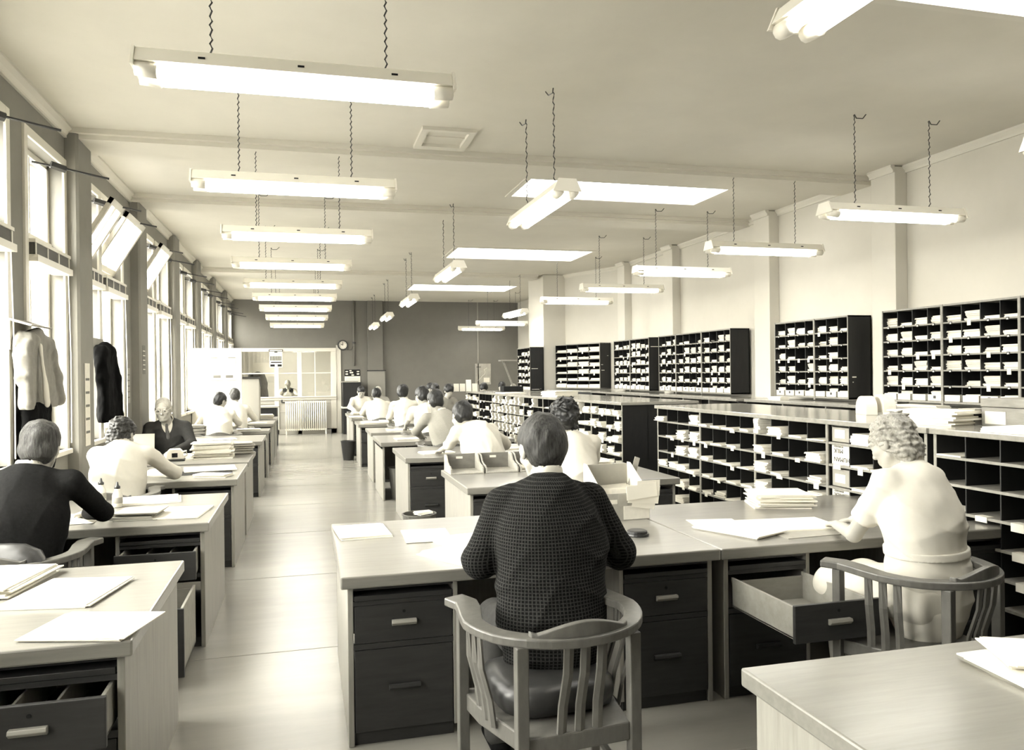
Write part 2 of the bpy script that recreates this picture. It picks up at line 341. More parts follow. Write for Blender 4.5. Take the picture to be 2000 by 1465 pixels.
# end wall with the office opening
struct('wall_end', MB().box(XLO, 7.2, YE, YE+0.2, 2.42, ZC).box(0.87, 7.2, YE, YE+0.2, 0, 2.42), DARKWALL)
struct('wall_end_pilaster', MB().box(1.76, 2.19, YE-0.1, YE, 0, ZC), DARKWALL, bevel=0.006)
struct('trim_%d' % k, MB().box(4.99, 5.02, YE-0.015, YE, 0, ZC), mat('dark_wall_strip', 0.55, 0.8, 0.2)); k += 1
struct('wall_rear', MB().box(XLO, 7.2, YB-0.2, YB, 0, ZC), REARP)
# office behind the glass
struct('office_wall', MB().box(XLO, 3.0, 26.9, 27.1, 0, ZC).box(2.2, 2.4, YE+0.2, 26.9, 0, ZC), mat('office_paint', 0.80, 0.85, 0.2, noise=0.05))
pw = bpy.data.objects.new('window_29', None); C.objects.link(pw); pw['kind'] = 'structure'
yp = YE-0.02; m = MB()
for x0, x1 in ((XL, XL+0.06), (-0.82, -0.70), (-0.2, -0.08), (0.72, 0.87)): m.box(x0, x1, yp-0.03, yp+0.06, 0, 2.42)
m.box(XL, 0.87, yp-0.05, yp+0.08, 2.32, 2.42).box(XL, 0.87, yp-0.06, yp+0.08, 0.96, 1.05)
m.box(XL, 0.72, yp-0.01, yp+0.03, 1.70, 1.73).box(0.27, 0.30, yp-0.01, yp+0.03, 1.05, 2.32)
struct('window_frame', m, mat('partition_paint', 0.78, 0.5, 0.35), pw, bevel=0.005)
struct('pane', MB().box(XL+0.03, 0.75, yp+0.008, yp+0.014, 1.03, 2.34), OFFGLASS, pw)
m = MB().box(XL, 0.87, yp, yp+0.05, 0, 0.97).box(XL, 0.87, yp-0.03, yp, 0, 0.14).box(XL, 0.87, yp-0.02, yp, 0.86, 0.97).box(XL, 0.87, yp-0.015, yp, 0.62, 0.66)
struct('panelling', m, mat('panel_paint', 0.66, 0.5, 0.35), pw, bevel=0.004)
struct('sill', MB().box(XL, 0.87, yp-0.1, yp+0.02, 1.03, 1.06), mat('partition_paint', 0.78), pw, bevel=0.005)
struct('trim_%d' % k, MB().box(0.87, 1.0, YE-0.03, YE, 0, 2.5), mat('partition_paint', 0.78)); k += 1
# ceiling hatch
struct('trim_%d' % k, MB().box(1.0, 1.06, 6.72, 7.32, ZC-0.03, ZC).box(1.42, 1.48, 6.72, 7.32, ZC-0.03, ZC).box(1.06, 1.42, 6.72, 6.78, ZC-0.03, ZC).box(1.06, 1.42, 7.22, 7.32, ZC-0.03, ZC).box(1.06, 1.42, 6.98, 6.995, ZC-0.01, ZC), TRIMP); k += 1

# ------------------------------------------------------------------ fluorescent lights
def make_light(label):
    """1.25 m batten along local x; origin at the tube level centre; hangs 0.87 m below the ceiling"""
    t = thing('fluorescent_light', label, 'light', (0, 0, 0), 0, 'hanging fluorescent lights')
    L = 0.66
    MB().prism([(-0.095, 0.05), (-0.06, 0.115), (0.06, 0.115), (0.095, 0.05)], -L, L, 'x').build('housing', METALW, t, bevel=0.004)
    MB().prism([(-0.105, 0.03), (-0.065, 0.12), (0.065, 0.12), (0.105, 0.03)], -L-0.012, -L, 'x').build('end_plate', METALW, t)
    MB().prism([(-0.105, 0.03), (-0.065, 0.12), (0.065, 0.12), (0.105, 0.03)], L, L+0.012, 'x').build('end_plate', METALW, t)
    for y in (-0.055, 0.055):
        MB().tube([(-0.575, y, 0.018), (0.575, y, 0.018)], 0.022, 12).build('tube', TUBEM, t, smooth=True)
        for sx in (-1, 1):
            MB().tube([(sx*0.575, y, 0.022), (sx*0.66, y, 0.03)], 0.033, 10).build('tube_cap', METALW, t, smooth=True)
    for x in (-0.4, 0.0, 0.4): MB().box(x-0.014, x+0.014, -0.083, -0.079, 0.078, 0.086).build('slot', INK, t)
    for x in (-0.37, 0.37):
        pts = [(x+0.005*(-1)**i, 0.004*(-1)**(i//2), 0.115+i*0.02) for i in range(38)]
        ch = MB().tube(pts, 0.0042, 5).build('chain', METALD, t)
        MB().tube([(x, 0, 0.86), (x+0.02, 0, 0.83), (x+0.09, 0.01, 0.835), (x+0.13, 0.02, 0.875)], 0.0045, 5).build('hook', METALD, ch)
    return t
LP = []
for i, (y, x) in enumerate([(3.58, 0.0), (5.57, -0.04), (7.53, -0.04), (9.5, -0.12), (11.55, -0.14), (13.5, -0.14), (15.7, -0.15), (18.2, -0.15), (21.0, -0.17)]):
    LP.append((x, y, 2.885, 0, '%s light from the camera in the row over the aisle by the windows' % ORD[i]))

for i, y in enumerate([1.95, 5.92, 9.97, 13.95, 17.9, 21.3]):
    LP.append((1.8, y, 2.885, PI/2, '%s light from the camera in the lengthwise row over the middle desks' % ORD[i]))
for i, y in enumerate([3.65, 5.57, 7.47, 9.38, 11.4, 13.5]):
    LP.append((4.78, y, 2.885, 0, '%s light from the camera in the row over the pigeonhole counters' % ORD[i]))
LP += [(4.9, 19.6, 2.87, 0, 'crosswise light before the dark end wall, higher of that pair'), (4.9, 22.0, 2.88, 0, 'crosswise light before the dark end wall, lower of that pair'),
       (4.45, 16.6, 2.885, PI/2+0.05, 'lengthwise light hanging beside the pale corner pier')]
lt = None
for x, y, z, rz, lab in LP:
    if lt is None: lt = make_light(lab); o = lt
    else: o = copy_tree(lt); o['label'] = lab
    o.location = (x, y, z); o.rotation_euler = (0, 0, rz)
o = copy_tree(lt); o['label'] = 'light inside the glazed office beyond the end wall'; o.location = (0.1, 24.6, 2.885)
# ------------------------------------------------------------------ desks
def drawer(root, x0, x1, z0, z1, open_=0.0, depth=0.55, contents=False, key=False, m=DRAWW, hs=0.055):
    """front face at local y = 0.035-open_"""
    y = 0.035-open_; mb = MB()
    mb.box(x0, x1, y, y+0.02, z0, z1)
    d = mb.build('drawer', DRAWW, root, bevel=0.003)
    if open_ > 0:
        mb = MB(); mb.box(x0+0.012, x0+0.026, y+0.02, y+depth, z0+0.01, z1-0.012).box(x1-0.026, x1-0.012, y+0.02, y+depth, z0+0.01, z1-0.012)
        mb.box(x0+0.012, x1-0.012, y+0.02, y+depth, z0+0.012, z0+0.022).box(x0+0.012, x1-0.012, y+depth-0.014, y+depth, z0+0.01, z1-0.03)
        if contents: mb.box(x0+0.14, x0+0.15, y+0.02, y+depth-0.014, z0+0.02, z1-0.03).box(x0+0.27, x0+0.28, y+0.02, y+depth-0.014, z0+0.02, z1-0.03)
        mb.build('drawer_box', DRAWIN, d, bevel=0.002)
    xc = (x0+x1)/2; zh = (z0+z1)/2 if z1-z0 < 0.25 else z0+(z1-z0)*0.52
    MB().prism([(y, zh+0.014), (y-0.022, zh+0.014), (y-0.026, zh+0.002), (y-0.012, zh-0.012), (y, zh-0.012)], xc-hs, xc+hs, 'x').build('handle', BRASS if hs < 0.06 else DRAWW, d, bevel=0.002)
    if key: MB().lathe([(0.007, -0.002), (0.007, 0.002)], 10).build('keyhole', INK, d).matrix_local = Matrix.Translation((xc, y-0.001, z1-0.035)) @ Matrix.Rotation(PI/2, 4, 'X')
    return d
def make_desk(label, x0, y0, wd, dp, peds='LR', flip=False, opened={}, group='office desks', sides='LR'):
    t = thing('office_desk', label, 'desk', (x0, y0, 0) if not flip else (x0+wd, y0+dp, 0), PI if flip else 0, group)
    MB().box(0, wd, 0, dp, 0.705, 0.76).build('desk_top', DESKTOP, t, bevel=0.007)
    for s in 'LR':
        xa = 0.03 if s == 'L' else wd-0.055
        m = MB().box(xa, xa+0.025, 0.035, dp-0.03, 0.0, 0.705)
        if s in peds:
            xi = 0.50 if s == 'L' else wd-0.525
            m.build('side_panel', DESKW, t, bevel=0.003)
            MB().box(xi, xi+0.022, 0.035, dp-0.03, 0.05, 0.705).build('inner_panel', DESKW, t, bevel=0.003)
            a, b = (xa+0.025, xi) if s == 'L' else (xi+0.022, xa)
            MB().box(a, b, 0.055, dp-0.05, 0.0, 0.055).box(a, b, 0.036, 0.055, 0.425, 0.45).box(a, b, 0.036, 0.055, 0.62, 0.64).box(a, b, 0.036, 0.06, 0.688, 0.706).build('pedestal_rail', DRAWW, t)
            MB().box(a+0.004, b-0.004, 0.03, 0.05, 0.642, 0.664).box(a+0.004, b-0.004, 0.045, 0.5, 0.644, 0.660).build('writing_slide', DRAWW, t, bevel=0.002)
            drawer(t, a+0.004, b-0.004, 0.452, 0.618, opened.get(s+'1', 0), key=True, contents=opened.get(s+'1', 0) > 0 and s+'1c' in opened, m=DRAWIN if opened.get(s+'1') else DRAWW)
            drawer(t, a+0.004, b-0.004, 0.06, 0.422, opened.get(s+'2', 0), hs=0.07)
        else:
            m.build('side_panel', DESKW, t, bevel=0.003)
            MB().box(xa, xa+0.025, 0.055, dp-0.06, 0.66, 0.705).build('top_rail', DESKW, t)
    MB().box(0.05, wd-0.05, dp-0.07, dp-0.05, 0.12, 0.705).build('modesty_panel', DESKW, t)
    return t
LD = [(2.88, 1.19, 'near desk on the window side, two flat folders on it, top drawer ajar', {'R1': 0.14, 'R1c': 1}, False),
      (5.07, 1.26, 'window-side desk with glue bottles, both drawers pulled out', {'R1': 0.17, 'R1c': 1, 'R2': 0.66}, False),
      (7.13, 1.27, 'window-side desk where the woman in the light shirt leans on an elbow', {}, False),
      (8.55, 1.2, 'window-side desk of the man in the dark suit, tall file stack on it', {}, True),
      (11.17, 1.25, 'window-side desk just beyond the dark suited man', {}, False),
      (13.3, 0.62, 'window-side desk of the first white-shirted man by the white cupboard', {}, False),
      (15.15, 1.25, 'window-side desk of the second white-shirted man by the white cupboard', {}, False),
      (16.7, 1.15, 'last window-side desk before the radiator', {}, False)]
for y0, d, lab, op, fl in LD: make_desk(lab, -1.94, y0, 1.37, d, peds='L' if fl else 'R', flip=fl, opened=op)
make_desk('desk of the man in checked tweed, white papers on its aisle end', 0.14, 3.5, 1.835, 1.29)
make_desk('desk of the woman in the white blouse, its empty drawer pulled wide open', 1.98, 3.5, 1.835, 1.29, opened={'L1': 0.55})
make_desk('corner desk nearest the camera, only its top corner and pale side showing', 1.24, 0.85, 1.835, 1.24, flip=True)
MD = [(1.2, 5.96, 1.21, 'desk with wooden letter trays along its back edge'), (1.01, 8.29, 1.25, 'desk with a wide bin standing at its drawers, white-shirted clerk'),
      (0.94, 10.31, 1.25, 'desk the grey cardigan man leans on, tall bin in its kneehole'), (0.96, 12.1, 1.15, 'middle desk right in front of the cream sweater man'),
      (0.91, 14.22, 1.15, 'middle desk with papers, slim bin at its aisle end'), (0.9, 16.2, 1.25, 'middle desk of the broad-backed man in a white shirt'),
      (0.9, 17.5, 1.2, 'middle desk piled with papers before the man in a dark tie')]
for i, (x0, y0, d, lab) in enumerate(MD):
    make_desk(lab, x0, y0, 1.8, d, flip=(i == 6), opened={'L1': 0.12} if i == 4 else {}, peds='R' if i == 2 else 'LR')

# ------------------------------------------------------------------ tub armchairs
def make_chair(label):
    t = thing('tub_chair', label, 'chair', (0, 0, 0), 0, 'bent-rail office armchairs')
    pts = []
    for i in range(33):
        u = -1+2*i/32; a = u*PI*0.5
        if abs(u) < 0.78:
            th = u/0.78*PI/2; x = 0.305*math.sin(th); y = -0.06-0.30*math.cos(th)
        else:
            k = (abs(u)-0.78)/0.22; sg = 1 if u > 0 else -1
            x = sg*(0.305-0.05*math.sin(k*PI*0.5)+0.035*max(0, k-0.7)/0.3); y = -0.06+0.28*k
        pts.append((x, y))
    def widen(i):
        p = Vector(pts[i]); q = Vector(pts[min(i+1, 32)])-Vector(pts[max(i-1, 0)]); q.normalize(); n = Vector((q.y, -q.x))
        wdt = 0.034+0.012*math.exp(-((abs(i-16)-15)/2.5)**2)
        return p+n*wdt, p-n*wdt
    vs = []; fs = []
    for i in range(33):
        o, n = widen(i); ht = 0.765+0.012*max(0, (abs(i-16)-8)/8)
        vs += [(o.x, o.y, ht-0.032), (n.x, n.y, ht-0.032), (n.x, n.y, ht), (o.x, o.y, ht)]
    for i in range(32):
        for k in range(4): fs.append((4*i+k, 4*i+(k+1) % 4, 4*i+4+(k+1) % 4, 4*i+4+k))
    fs += [(0, 1, 2, 3), (131, 130, 129, 128)]
    MB().add(vs, fs).build('arm_rail', CHAIRW, t, bevel=0.006, smooth=False)
    # crest on the back of the rail
    vs = []; n = 17
    for i in range(n):
        u = -1+2*i/(n-1); th = u*0.62; x = 0.31*math.sin(th); y = -0.06-0.305*math.cos(th)
        hh = 0.008+0.045*(math.cos(u*PI*0.5)**1.3)+0.012*(abs(u) > 0.9)
        for dy, dz in ((-0.012, 0), (0.014, 0), (0.014, hh), (-0.012, hh)): vs.append((x, y+dy, 0.762+dz))
    fs = [(4*i+k, 4*i+(k+1) % 4, 4*i+4+(k+1) % 4, 4*i+4+k) for i in range(n-1) for k in range(4)]+[(0, 1, 2, 3), (4*n-1, 4*n-2, 4*n-3, 4*n-4)]
    MB().add(vs, fs).build('crest', CHAIRW, t, bevel=0.004)
    for sx in (-1, 1):
        MB().box(sx*0.21-0.021, sx*0.21+0.021, -0.325, -0.285, 0, 0.735).build('leg', CHAIRW, t, bevel=0.004)
        MB().prism([(sx*0.275-0.02, 0), (sx*0.275+0.02, 0), (sx*0.275+0.02, 0.74), (sx*0.275-0.02, 0.74)], 0.13, 0.17, 'y').build('leg', CHAIRW, t, bevel=0.004)
        for k in range(3):
            y = -0.14+0.065*k
            MB().tube([(sx*0.3, y, 0.74), (sx*0.296, y, 0.62), (sx*0.262, y+0.012, 0.50), (sx*0.248, y+0.02, 0.40)], 0.012, 6, flat=(0.019, 0.008)).build('slat', CHAIRW, t)
        MB().tube([(sx*0.205, -0.28, 0.19), (sx*0.272, 0.14, 0.19)], 0.018, 6, flat=(0.012, 0.02)).build('stretcher', CHAIRW, t)
    for k in range(3):
        x = (k-1)*0.062
        MB().tube([(x, -0.362, 0.74), (x, -0.352, 0.64), (x*1.05, -0.315, 0.52), (x*1.1, -0.300, 0.38)], 0.012, 6, flat=(0.02, 0.009)).build('slat', CHAIRW, t)
    MB().tube([(-0.24, -0.07, 0.19), (0.24, -0.07, 0.19)], 0.018, 6, flat=(0.012, 0.02)).build('stretcher', CHAIRW, t)
    MB().prism([(-0.19, -0.315), (0.19, -0.315), (0.262, 0.0), (0.27, 0.18), (-0.27, 0.18), (-0.262, 0.0)], 0.36, 0.425).build('seat', CHAIRW, t, bevel=0.006)
    return t
def cushion(parent_name, label, loc, r, h, m, tilt=0.0, rz=0.0):
    mb = MB(); n = 24; prof = [(0.0, 0), (0.75, 0.0), (0.96, 0.12), (1.0, 0.5), (0.97, 0.82), (0.8, 0.97), (0.0, 1.06)]
    vs = []
    for a, b in prof[1:-1]:
        for k in range(n):
            th = 2*PI*k/n; q = (abs(math.cos(th))**4+abs(math.sin(th))**4)**-0.25
            vs.append((r*a*q*math.cos(th)*0.95, r*a*q*math.sin(th)*0.9, h*b*(1+0.05*math.sin(3*th))))
    np_ = len(prof)-2; fs = [(i*n+k, i*n+(k+1) % n, (i+1)*n+(k+1) % n, (i+1)*n+k) for i in range(np_-1) for k in range(n)]
    vs += [(0, 0, 0), (0, 0, h*1.06)]
    fs += [(np_*n, (k+1) % n, k) for k in range(n)]+[(np_*n+1, (np_-1)*n+k, (np_-1)*n+(k+1) % n) for k in range(n)]
    o = mb.add(vs, fs).build('seat_cushion', m, None, smooth=True); o.location = loc; o.rotation_euler = (tilt, 0, rz)
    return tag(o, label, 'cushion')
CH = [(0.86, 2.84, 0.10, 'tub armchair of the man in checked tweed, rounded back rail towards the camera'),
      (2.63, 3.02, 0.34, 'tub armchair holding the woman in the white blouse, half behind the corner desk'),
      (-1.42, 4.54, -0.15, 'tub armchair holding the man in the dark sweater'),
      (-1.42, 6.60, 0, 'tub armchair under the woman in the light shirt by the windows'),
      (-1.52, 10.25, PI, 'tub armchair of the elderly man in the dark suit'),
      (-1.28, 12.78, 0.1, 'dark-backed armchair of the first white-shirted man near the white cupboard'),
      (-1.18, 14.22, 0, 'armchair of the second white-shirted man near the white cupboard'),
      (1.9, 5.4, 0, 'armchair of the curly dark-haired woman at the tray desk'), (1.75, 7.78, 0, 'armchair of the white-shirted clerk behind the letter trays'),
      (1.68, 9.8, 0, 'armchair of the man in the grey cardigan'), (1.70, 11.55, 0, 'armchair of the short-sleeved man past the grey cardigan'),
      (1.70, 13.65, 0, 'armchair with a dark back behind the man in the cream sweater'), (1.42, 15.65, 0, 'armchair of the broad-backed man in a white shirt'),
      (1.3, 19.1, PI, 'armchair of the man in a dark tie facing the camera'), (1.75, 19.1, PI, 'armchair of the balding man half hidden at the far desk')]
ch = None
for x, y, rz, lab in CH:
    if ch is None: ch = make_chair(lab); o = ch
    else: o = copy_tree(ch); o['label'] = lab
    o.location = (x, y, 0); o.rotation_euler = (0, 0, rz)
cushion('c', 'thick worn leather cushion on the tweed man\'s armchair seat', (0.87, 2.84, 0.425), 0.235, 0.115, LEATHER, rz=0.1)
cushion('c', 'dark plump cushion leaning over the back rail behind the dark sweater man', (-1.44, 4.31, 0.62), 0.25, 0.11, LEATHER, tilt=1.42, rz=-0.1)

# ------------------------------------------------------------------ paper bundles
def bundle_mesh(seed, wd=0.16, dp=0.22, ht=0.09):
    r = random.Random(seed); mb = MB(); z = 0
    while z < ht:
        h = r.uniform(0.006, 0.016); w2 = wd*r.uniform(0.88, 1.0); d2 = dp*r.uniform(0.9, 1.0)
        mb.slab(r.uniform(-.006, .006), (dp-d2)*0.4+r.uniform(-.008, .008), z, min(z+h*0.93, ht), w2, d2, r.uniform(-0.05, 0.05)); z += h
    me = mb.mesh('paper_bundle'); me.materials.append([PAPER, PAPER2, PAPER][seed % 3]); return me
BUN = [bundle_mesh(i, ht=h) for i, h in enumerate((0.03, 0.045, 0.06, 0.075, 0.09, 0.04, 0.065, 0.085))]
FLAT = [bundle_mesh(20+i, ht=h) for i, h in enumerate((0.008, 0.014, 0.02))]
def put_bundle(me, M4, label, group, sx=1.0):
    o = bpy.data.objects.new('paper_bundle', me); C.objects.link(o); o.matrix_world = M4 @ Matrix.Diagonal((sx, 1, 1, 1))
    return tag(o, label, 'papers', group)
REST = MB()                  # the smallest bundles, past the three hundred largest
def to_rest(me, T): REST.add([T @ v.co for v in me.vertices], [tuple(p.vertices) for p in me.polygons])
ROWS = ['top', 'second', 'third', 'fourth', 'fifth', 'bottom']
def bookcase(desc, label, M4, modules, z0=1.31, z1=2.24, dp=0.30, fill=0.95, seed=1, boxes=True, stuff=False, holders=True, visible=0):
    """pigeonhole case: local x along the case from its far end towards the camera end, local y = 0 at the open face going into the case; M4 places it.
    modules: list of (length, holes)"""
    r = random.Random(seed); L = sum(m[0] for m in modules); H = z1-z0
    t = thing('pigeonhole_bookcase', label, 'bookcase', group='wall pigeonhole bookcases'); t.matrix_world = M4
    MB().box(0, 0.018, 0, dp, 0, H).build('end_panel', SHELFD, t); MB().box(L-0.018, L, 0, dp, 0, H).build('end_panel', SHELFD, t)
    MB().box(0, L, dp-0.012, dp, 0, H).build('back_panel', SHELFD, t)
    MB().box(0, L, 0, dp, H-0.018, H).build('top_board', SHELFW, t, bevel=0.002)
    MB().box(0, L, 0, dp, 0, 0.02).build('bottom_board', SHELFW, t, bevel=0.002)
    pitch = (H-0.04)/6; zs = [0.02+pitch*(6-k-1) for k in range(6)]      # floor of each row, top row first
    for k in range(5): MB().box(0.018, L-0.018, 0.0, dp-0.012, zs[k]-0.014, zs[k]).build('shelf', SHELFW if k % 2 else SHELFW, t)
    MB().box(0, 0.012, -0.004, 0.0, 0, H).build('edge_strip', SHELFW, t); MB().box(L-0.012, L, -0.004, 0, 0, H).build('edge_strip', SHELFW, t)
    x = 0; hole = 0
    for mi, (ml, nh) in enumerate(modules):
        if mi:
            u_ = MB().box(x-0.011, x+0.011, 0.004, dp-0.012, 0, H).build('upright', SHELFD, t); MB().box(x-0.012, x+0.012, -0.006, 0.004, -0.02, H).build('edge_strip', SHELFW, u_)
        hw = ml/nh
        for h in range(nh):
            hx = x+h*hw; hole += 1
            if h: MB().box(hx-0.004, hx+0.004, 0.02, dp-0.012, 0, H).build('divider', SHELFD, t)
            for k in range(6):
                cx = hx+hw/2+r.uniform(-.008, .008); sx = (hw-0.014)/0.16
                zb = zs[k]; md = r.random() < fill and mi < 99 and not (visible and mi >= visible)
                if holders and (k < 5):
                    big = r.random() < 0.25
                    q = MB().box(cx-(0.02 if big else 0.014), cx+(0.02 if big else 0.014), -0.006, -0.002, zb-(0.045 if big else 0.022), zb+0.002)
                    if big: q.build('label_holder', CARDW, t)
                    else:
                        lh = q.build('label_holder', METALD, t) if not stuff else None
                        if lh: MB().box(cx-0.008, cx+0.008, -0.008, -0.006, zb-0.02, zb-0.007).build('label_card', CARDW, lh)
                if k == 5 and boxes and not (visible and mi >= visible):
                    b = MB(); bw = hw-0.022
                    b.box(cx-bw/2, cx+bw/2, 0.004, 0.25, zb+0.001, zb+0.004).box(cx-bw/2, cx+bw/2, 0.004, 0.008, zb, zb+0.062).box(cx-bw/2, cx+bw/2, 0.246, 0.25, zb, zb+0.062).box(cx-bw/2, cx-bw/2+0.004, 0.004, 0.25, zb, zb+0.062).box(cx+bw/2-0.004, cx+bw/2, 0.004, 0.25, zb, zb+0.062)
                    if stuff: REST.add([M4 @ Vector(v) for v in b.v], b.f)
                    else:
                        o = b.build('card_tray', CARDW, None); o.matrix_world = M4
                        tag(o, 'open white card tray in hole %d of the bottom row, %s' % (hole, desc), 'tray', 'white card trays in the bookcases')
                        if r.random() < 0.4:
                            MB().box(cx-0.014, cx+0.014, 0.0015, 0.004, zb+0.025, zb+0.052).build('label_holder', METALD, o)
                if md:
                    me = BUN[r.randrange(8)] if fill > 0.8 else BUN[r.randrange(4)]
                    zz = zb+(0.006 if k == 5 and boxes else 0.001)
                    T = M4 @ Matrix.Translation((cx, 0.135+r.uniform(0, .02), zz)) @ Matrix.Rotation(r.uniform(-.04, .04), 4, 'Z')
                    sxx = min(sx, (hw-0.032)/0.16) if k == 5 else sx
                    if stuff:
                        to_rest(me, M4 @ Matrix.Translation((cx, 0.13, zz)) @ Matrix.Diagonal((sx, 1, 1, 1)))
                    else: put_bundle(me, T, 'paper bundle in hole %d of the %s row, %s' % (hole, ROWS[k], desc), 'paper bundles in the wall bookcases', sxx)
        x += ml
    return t
def wallM(y_far, z=1.31, x=5.79):           # local x -> -Y, local y -> +X
    return Matrix(((0, 1, 0, x), (-1, 0, 0, y_far), (0, 0, 1, z), (0, 0, 0, 1)))
bookcase('widest wall bookcase', 'widest wall bookcase, cut by the frame edge, beside the half-round drum', wallM(6.92), [(0.79, 4), (0.83, 4), (0.83, 4)], seed=3, visible=2)
bookcase('two-bay wall bookcase', 'wall bookcase of two bays with a wide dark end panel', wallM(8.85), [(0.80, 4), (0.60, 3)], seed=4)
bookcase('three-bay wall bookcase', 'long wall bookcase of three bays in the middle of the wall', wallM(12.25), [(0.63, 3), (0.85, 4), (0.84, 4)], seed=5)
bookcase('dark-ended wall bookcase', 'wall bookcase of two narrow bays left of the three-bay one', wallM(14.25), [(0.78, 4), (0.83, 4)], seed=6, stuff=True)
dm = Vector((0.387, -0.922, 0)); nm_ = Vector((0.922, 0.387, 0))       # slanted wall: local x towards the camera, local y into the wall
p0 = Vector((5.22, 16.17, 1.31))
bookcase('slanted bookcase', 'single-bay bookcase on the slanted wall beside the pale pier', Matrix(((dm.x, nm_.x, 0, p0.x), (dm.y, nm_.y, 0, p0.y), (0, 0, 1, p0.z), (0, 0, 0, 1))), [(1.38, 4)], seed=7, stuff=True)
bookcase('bookcase against the pale corner pier', 'dark narrow bookcase in front of the pale corner pier', wallM(17.3, 1.26, 4.68), [(1.04, 4)], z0=1.26, z1=2.2, seed=8, stuff=True)

# ------------------------------------------------------------------ pigeonhole counters
def counter(desc, label, M4, modules, dp=1.0, H=1.28, seed=1, pattern=None, rest=0):
    r = random.Random(seed); L = sum(modules); t = thing('pigeonhole_counter', label, 'counter', group='long pigeonhole counters'); t.matrix_world = M4
    MB().box(-0.02, L+0.02, -0.025, dp+0.02, H-0.035, H).build('counter_top', COUNTERT, t, bevel=0.005)
    MB().box(0, 0.02, 0.004, dp, 0, H-0.035).build('end_panel', SHELFD, t); MB().box(L-0.02, L, 0.004, dp, 0, H-0.035).build('end_panel', SHELFD, t)
    MB().box(0, 0.022, 0, 0.004, 0, H-0.035).build('edge_strip', SHELFW, t); MB().box(L-0.022, L, 0, 0.004, 0, H-0.035).build('edge_strip', SHELFW, t)
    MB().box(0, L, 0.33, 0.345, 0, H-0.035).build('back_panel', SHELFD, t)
    if dp > 0.5: MB().box(0, L, dp-0.02, dp, 0, H-0.035).build('rear_panel', SHELFD, t)
    MB().box(0, L, 0.03, dp-0.03, 0, 0.09).build('plinth', SHELFD, t)
    zs = [1.12-0.159*k for k in range(7)]
    for z in zs: MB().box(0.02, L-0.02, 0, 0.33, z-0.016, z).build('shelf', SHELFW, t)
    x = 0; hole = 0
    for mi, ml in enumerate(modules):
        if mi:
            u_ = MB().box(x-0.011, x+0.011, 0.006, 0.33, 0, H-0.035).build('upright', SHELFD, t); MB().box(x-0.012, x+0.012, -0.004, 0.006, 0, H-0.035).build('edge_strip', SHELFW, u_)  # upright sides carry the hole shade in their dark tone
        hw = ml/4
        for h in range(4):
            hx = x+h*hw
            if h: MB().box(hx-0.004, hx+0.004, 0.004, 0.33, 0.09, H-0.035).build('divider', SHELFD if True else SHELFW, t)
            for k in range(7):
                code = pattern(mi, h, k, r) if pattern else '-'
                cx = hx+hw/2+r.uniform(-.01, .01)
                if k < 6 and r.random() < 0.42 and code != 'M':
                    q = MB(); wv = r.choice((0.025, 0.03, 0.04)); q.box(cx-wv, cx+wv, -0.004, -0.001, zs[k]-r.choice((0.03, 0.045)), zs[k]+0.001).box(cx-wv, cx+wv, -0.004, 0.05, zs[k], zs[k]+0.002)
                    q.build('shelf_label', CARDW, t)
                if code in 'bBf':
                    me = {'b': BUN[r.randrange(3)], 'B': BUN[r.choice((3, 4, 6, 7))], 'f': FLAT[r.randrange(3)]}[code]
                    sc = (hw-0.03)/0.16*r.uniform(0.85, 1.0)
                    T = M4 @ Matrix.Translation((cx, 0.05+r.uniform(0, .05), zs[k]+0.001)) @ Matrix.Rotation(r.uniform(-.12, .12) if code != 'B' else r.uniform(-.05, .05), 4, 'Z')
                    if mi < rest: to_rest(me, T @ Matrix.Diagonal((min(sc, (hw-0.045)/0.16), 1, 1, 1)))
                    else: put_bundle(me, T, 'paper bundle in hole %d of the %s row of the %s' % (hole+1, ROWS[k] if k < 5 else ('sixth' if k == 5 else 'bottom'), desc), 'paper bundles in the pigeonhole counters', min(sc, (hw-0.045)/0.16))
                if code == 'V':         # thick upright wad of letters
                    me = BUN[4]; T = M4 @ Matrix.Translation((cx-0.03, 0.05, zs[k]+0.001)) @ Matrix.Diagonal((0.5, 0.9, 1.35, 1))
                    if mi < rest: to_rest(me, T); hole += 0; continue
                    o = bpy.data.objects.new('paper_bundle', me); C.objects.link(o); o.matrix_world = T
                    tag(o, 'tall wad of letters in hole %d of the %s row of the %s' % (hole+1, ROWS[min(k, 5)], desc), 'papers', 'paper bundles in the pigeonhole counters')
            hole += 1
        x += ml
    return t
PA = ['b--B', '-fBB', '--BB', 'bbbb', '--Bb', '--B-', 'b-b-']; PB = ['ffff', 'fff-', 'bfff', 'ffff', 'fbff', 'f-f-', '--f-']
PC = ['VBff', 'bf-B', 'Bf-b', 'BfbB', '-b-f', 'f---', '----']; PD = ['-Bf-', '-ff-', '-f-f', '-f--', '-f--', '----', '----']
def pat_near(mi, h, k, r): return [PA, PB, PC, PD][min(mi, 3)][k][h] if k < 7 else '-'
def frontM(x, y, rot=0.0):      # local x -> -Y (towards the camera), local y -> +X ; rot turns it about the vertical
    c, s = math.cos(rot), math.sin(rot)
    return Matrix(((s, c, 0, x), (-c, s, 0, y), (0, 0, 1, 0), (0, 0, 0, 1)))
counter('near counter', 'long low pigeonhole counter behind the women, with lettered milk boxes in it', frontM(3.66, 7.80), [0.95]*4, seed=11, pattern=pat_near)
counter('nearest counter', 'short pigeonhole counter nearest the camera with mostly empty holes', frontM(3.68, 3.97), [0.94, 0.94], seed=12, pattern=lambda mi, h, k, r: ['f', '-', '-', 'f'][h] if k in (0, 2) and mi == 0 else '-')
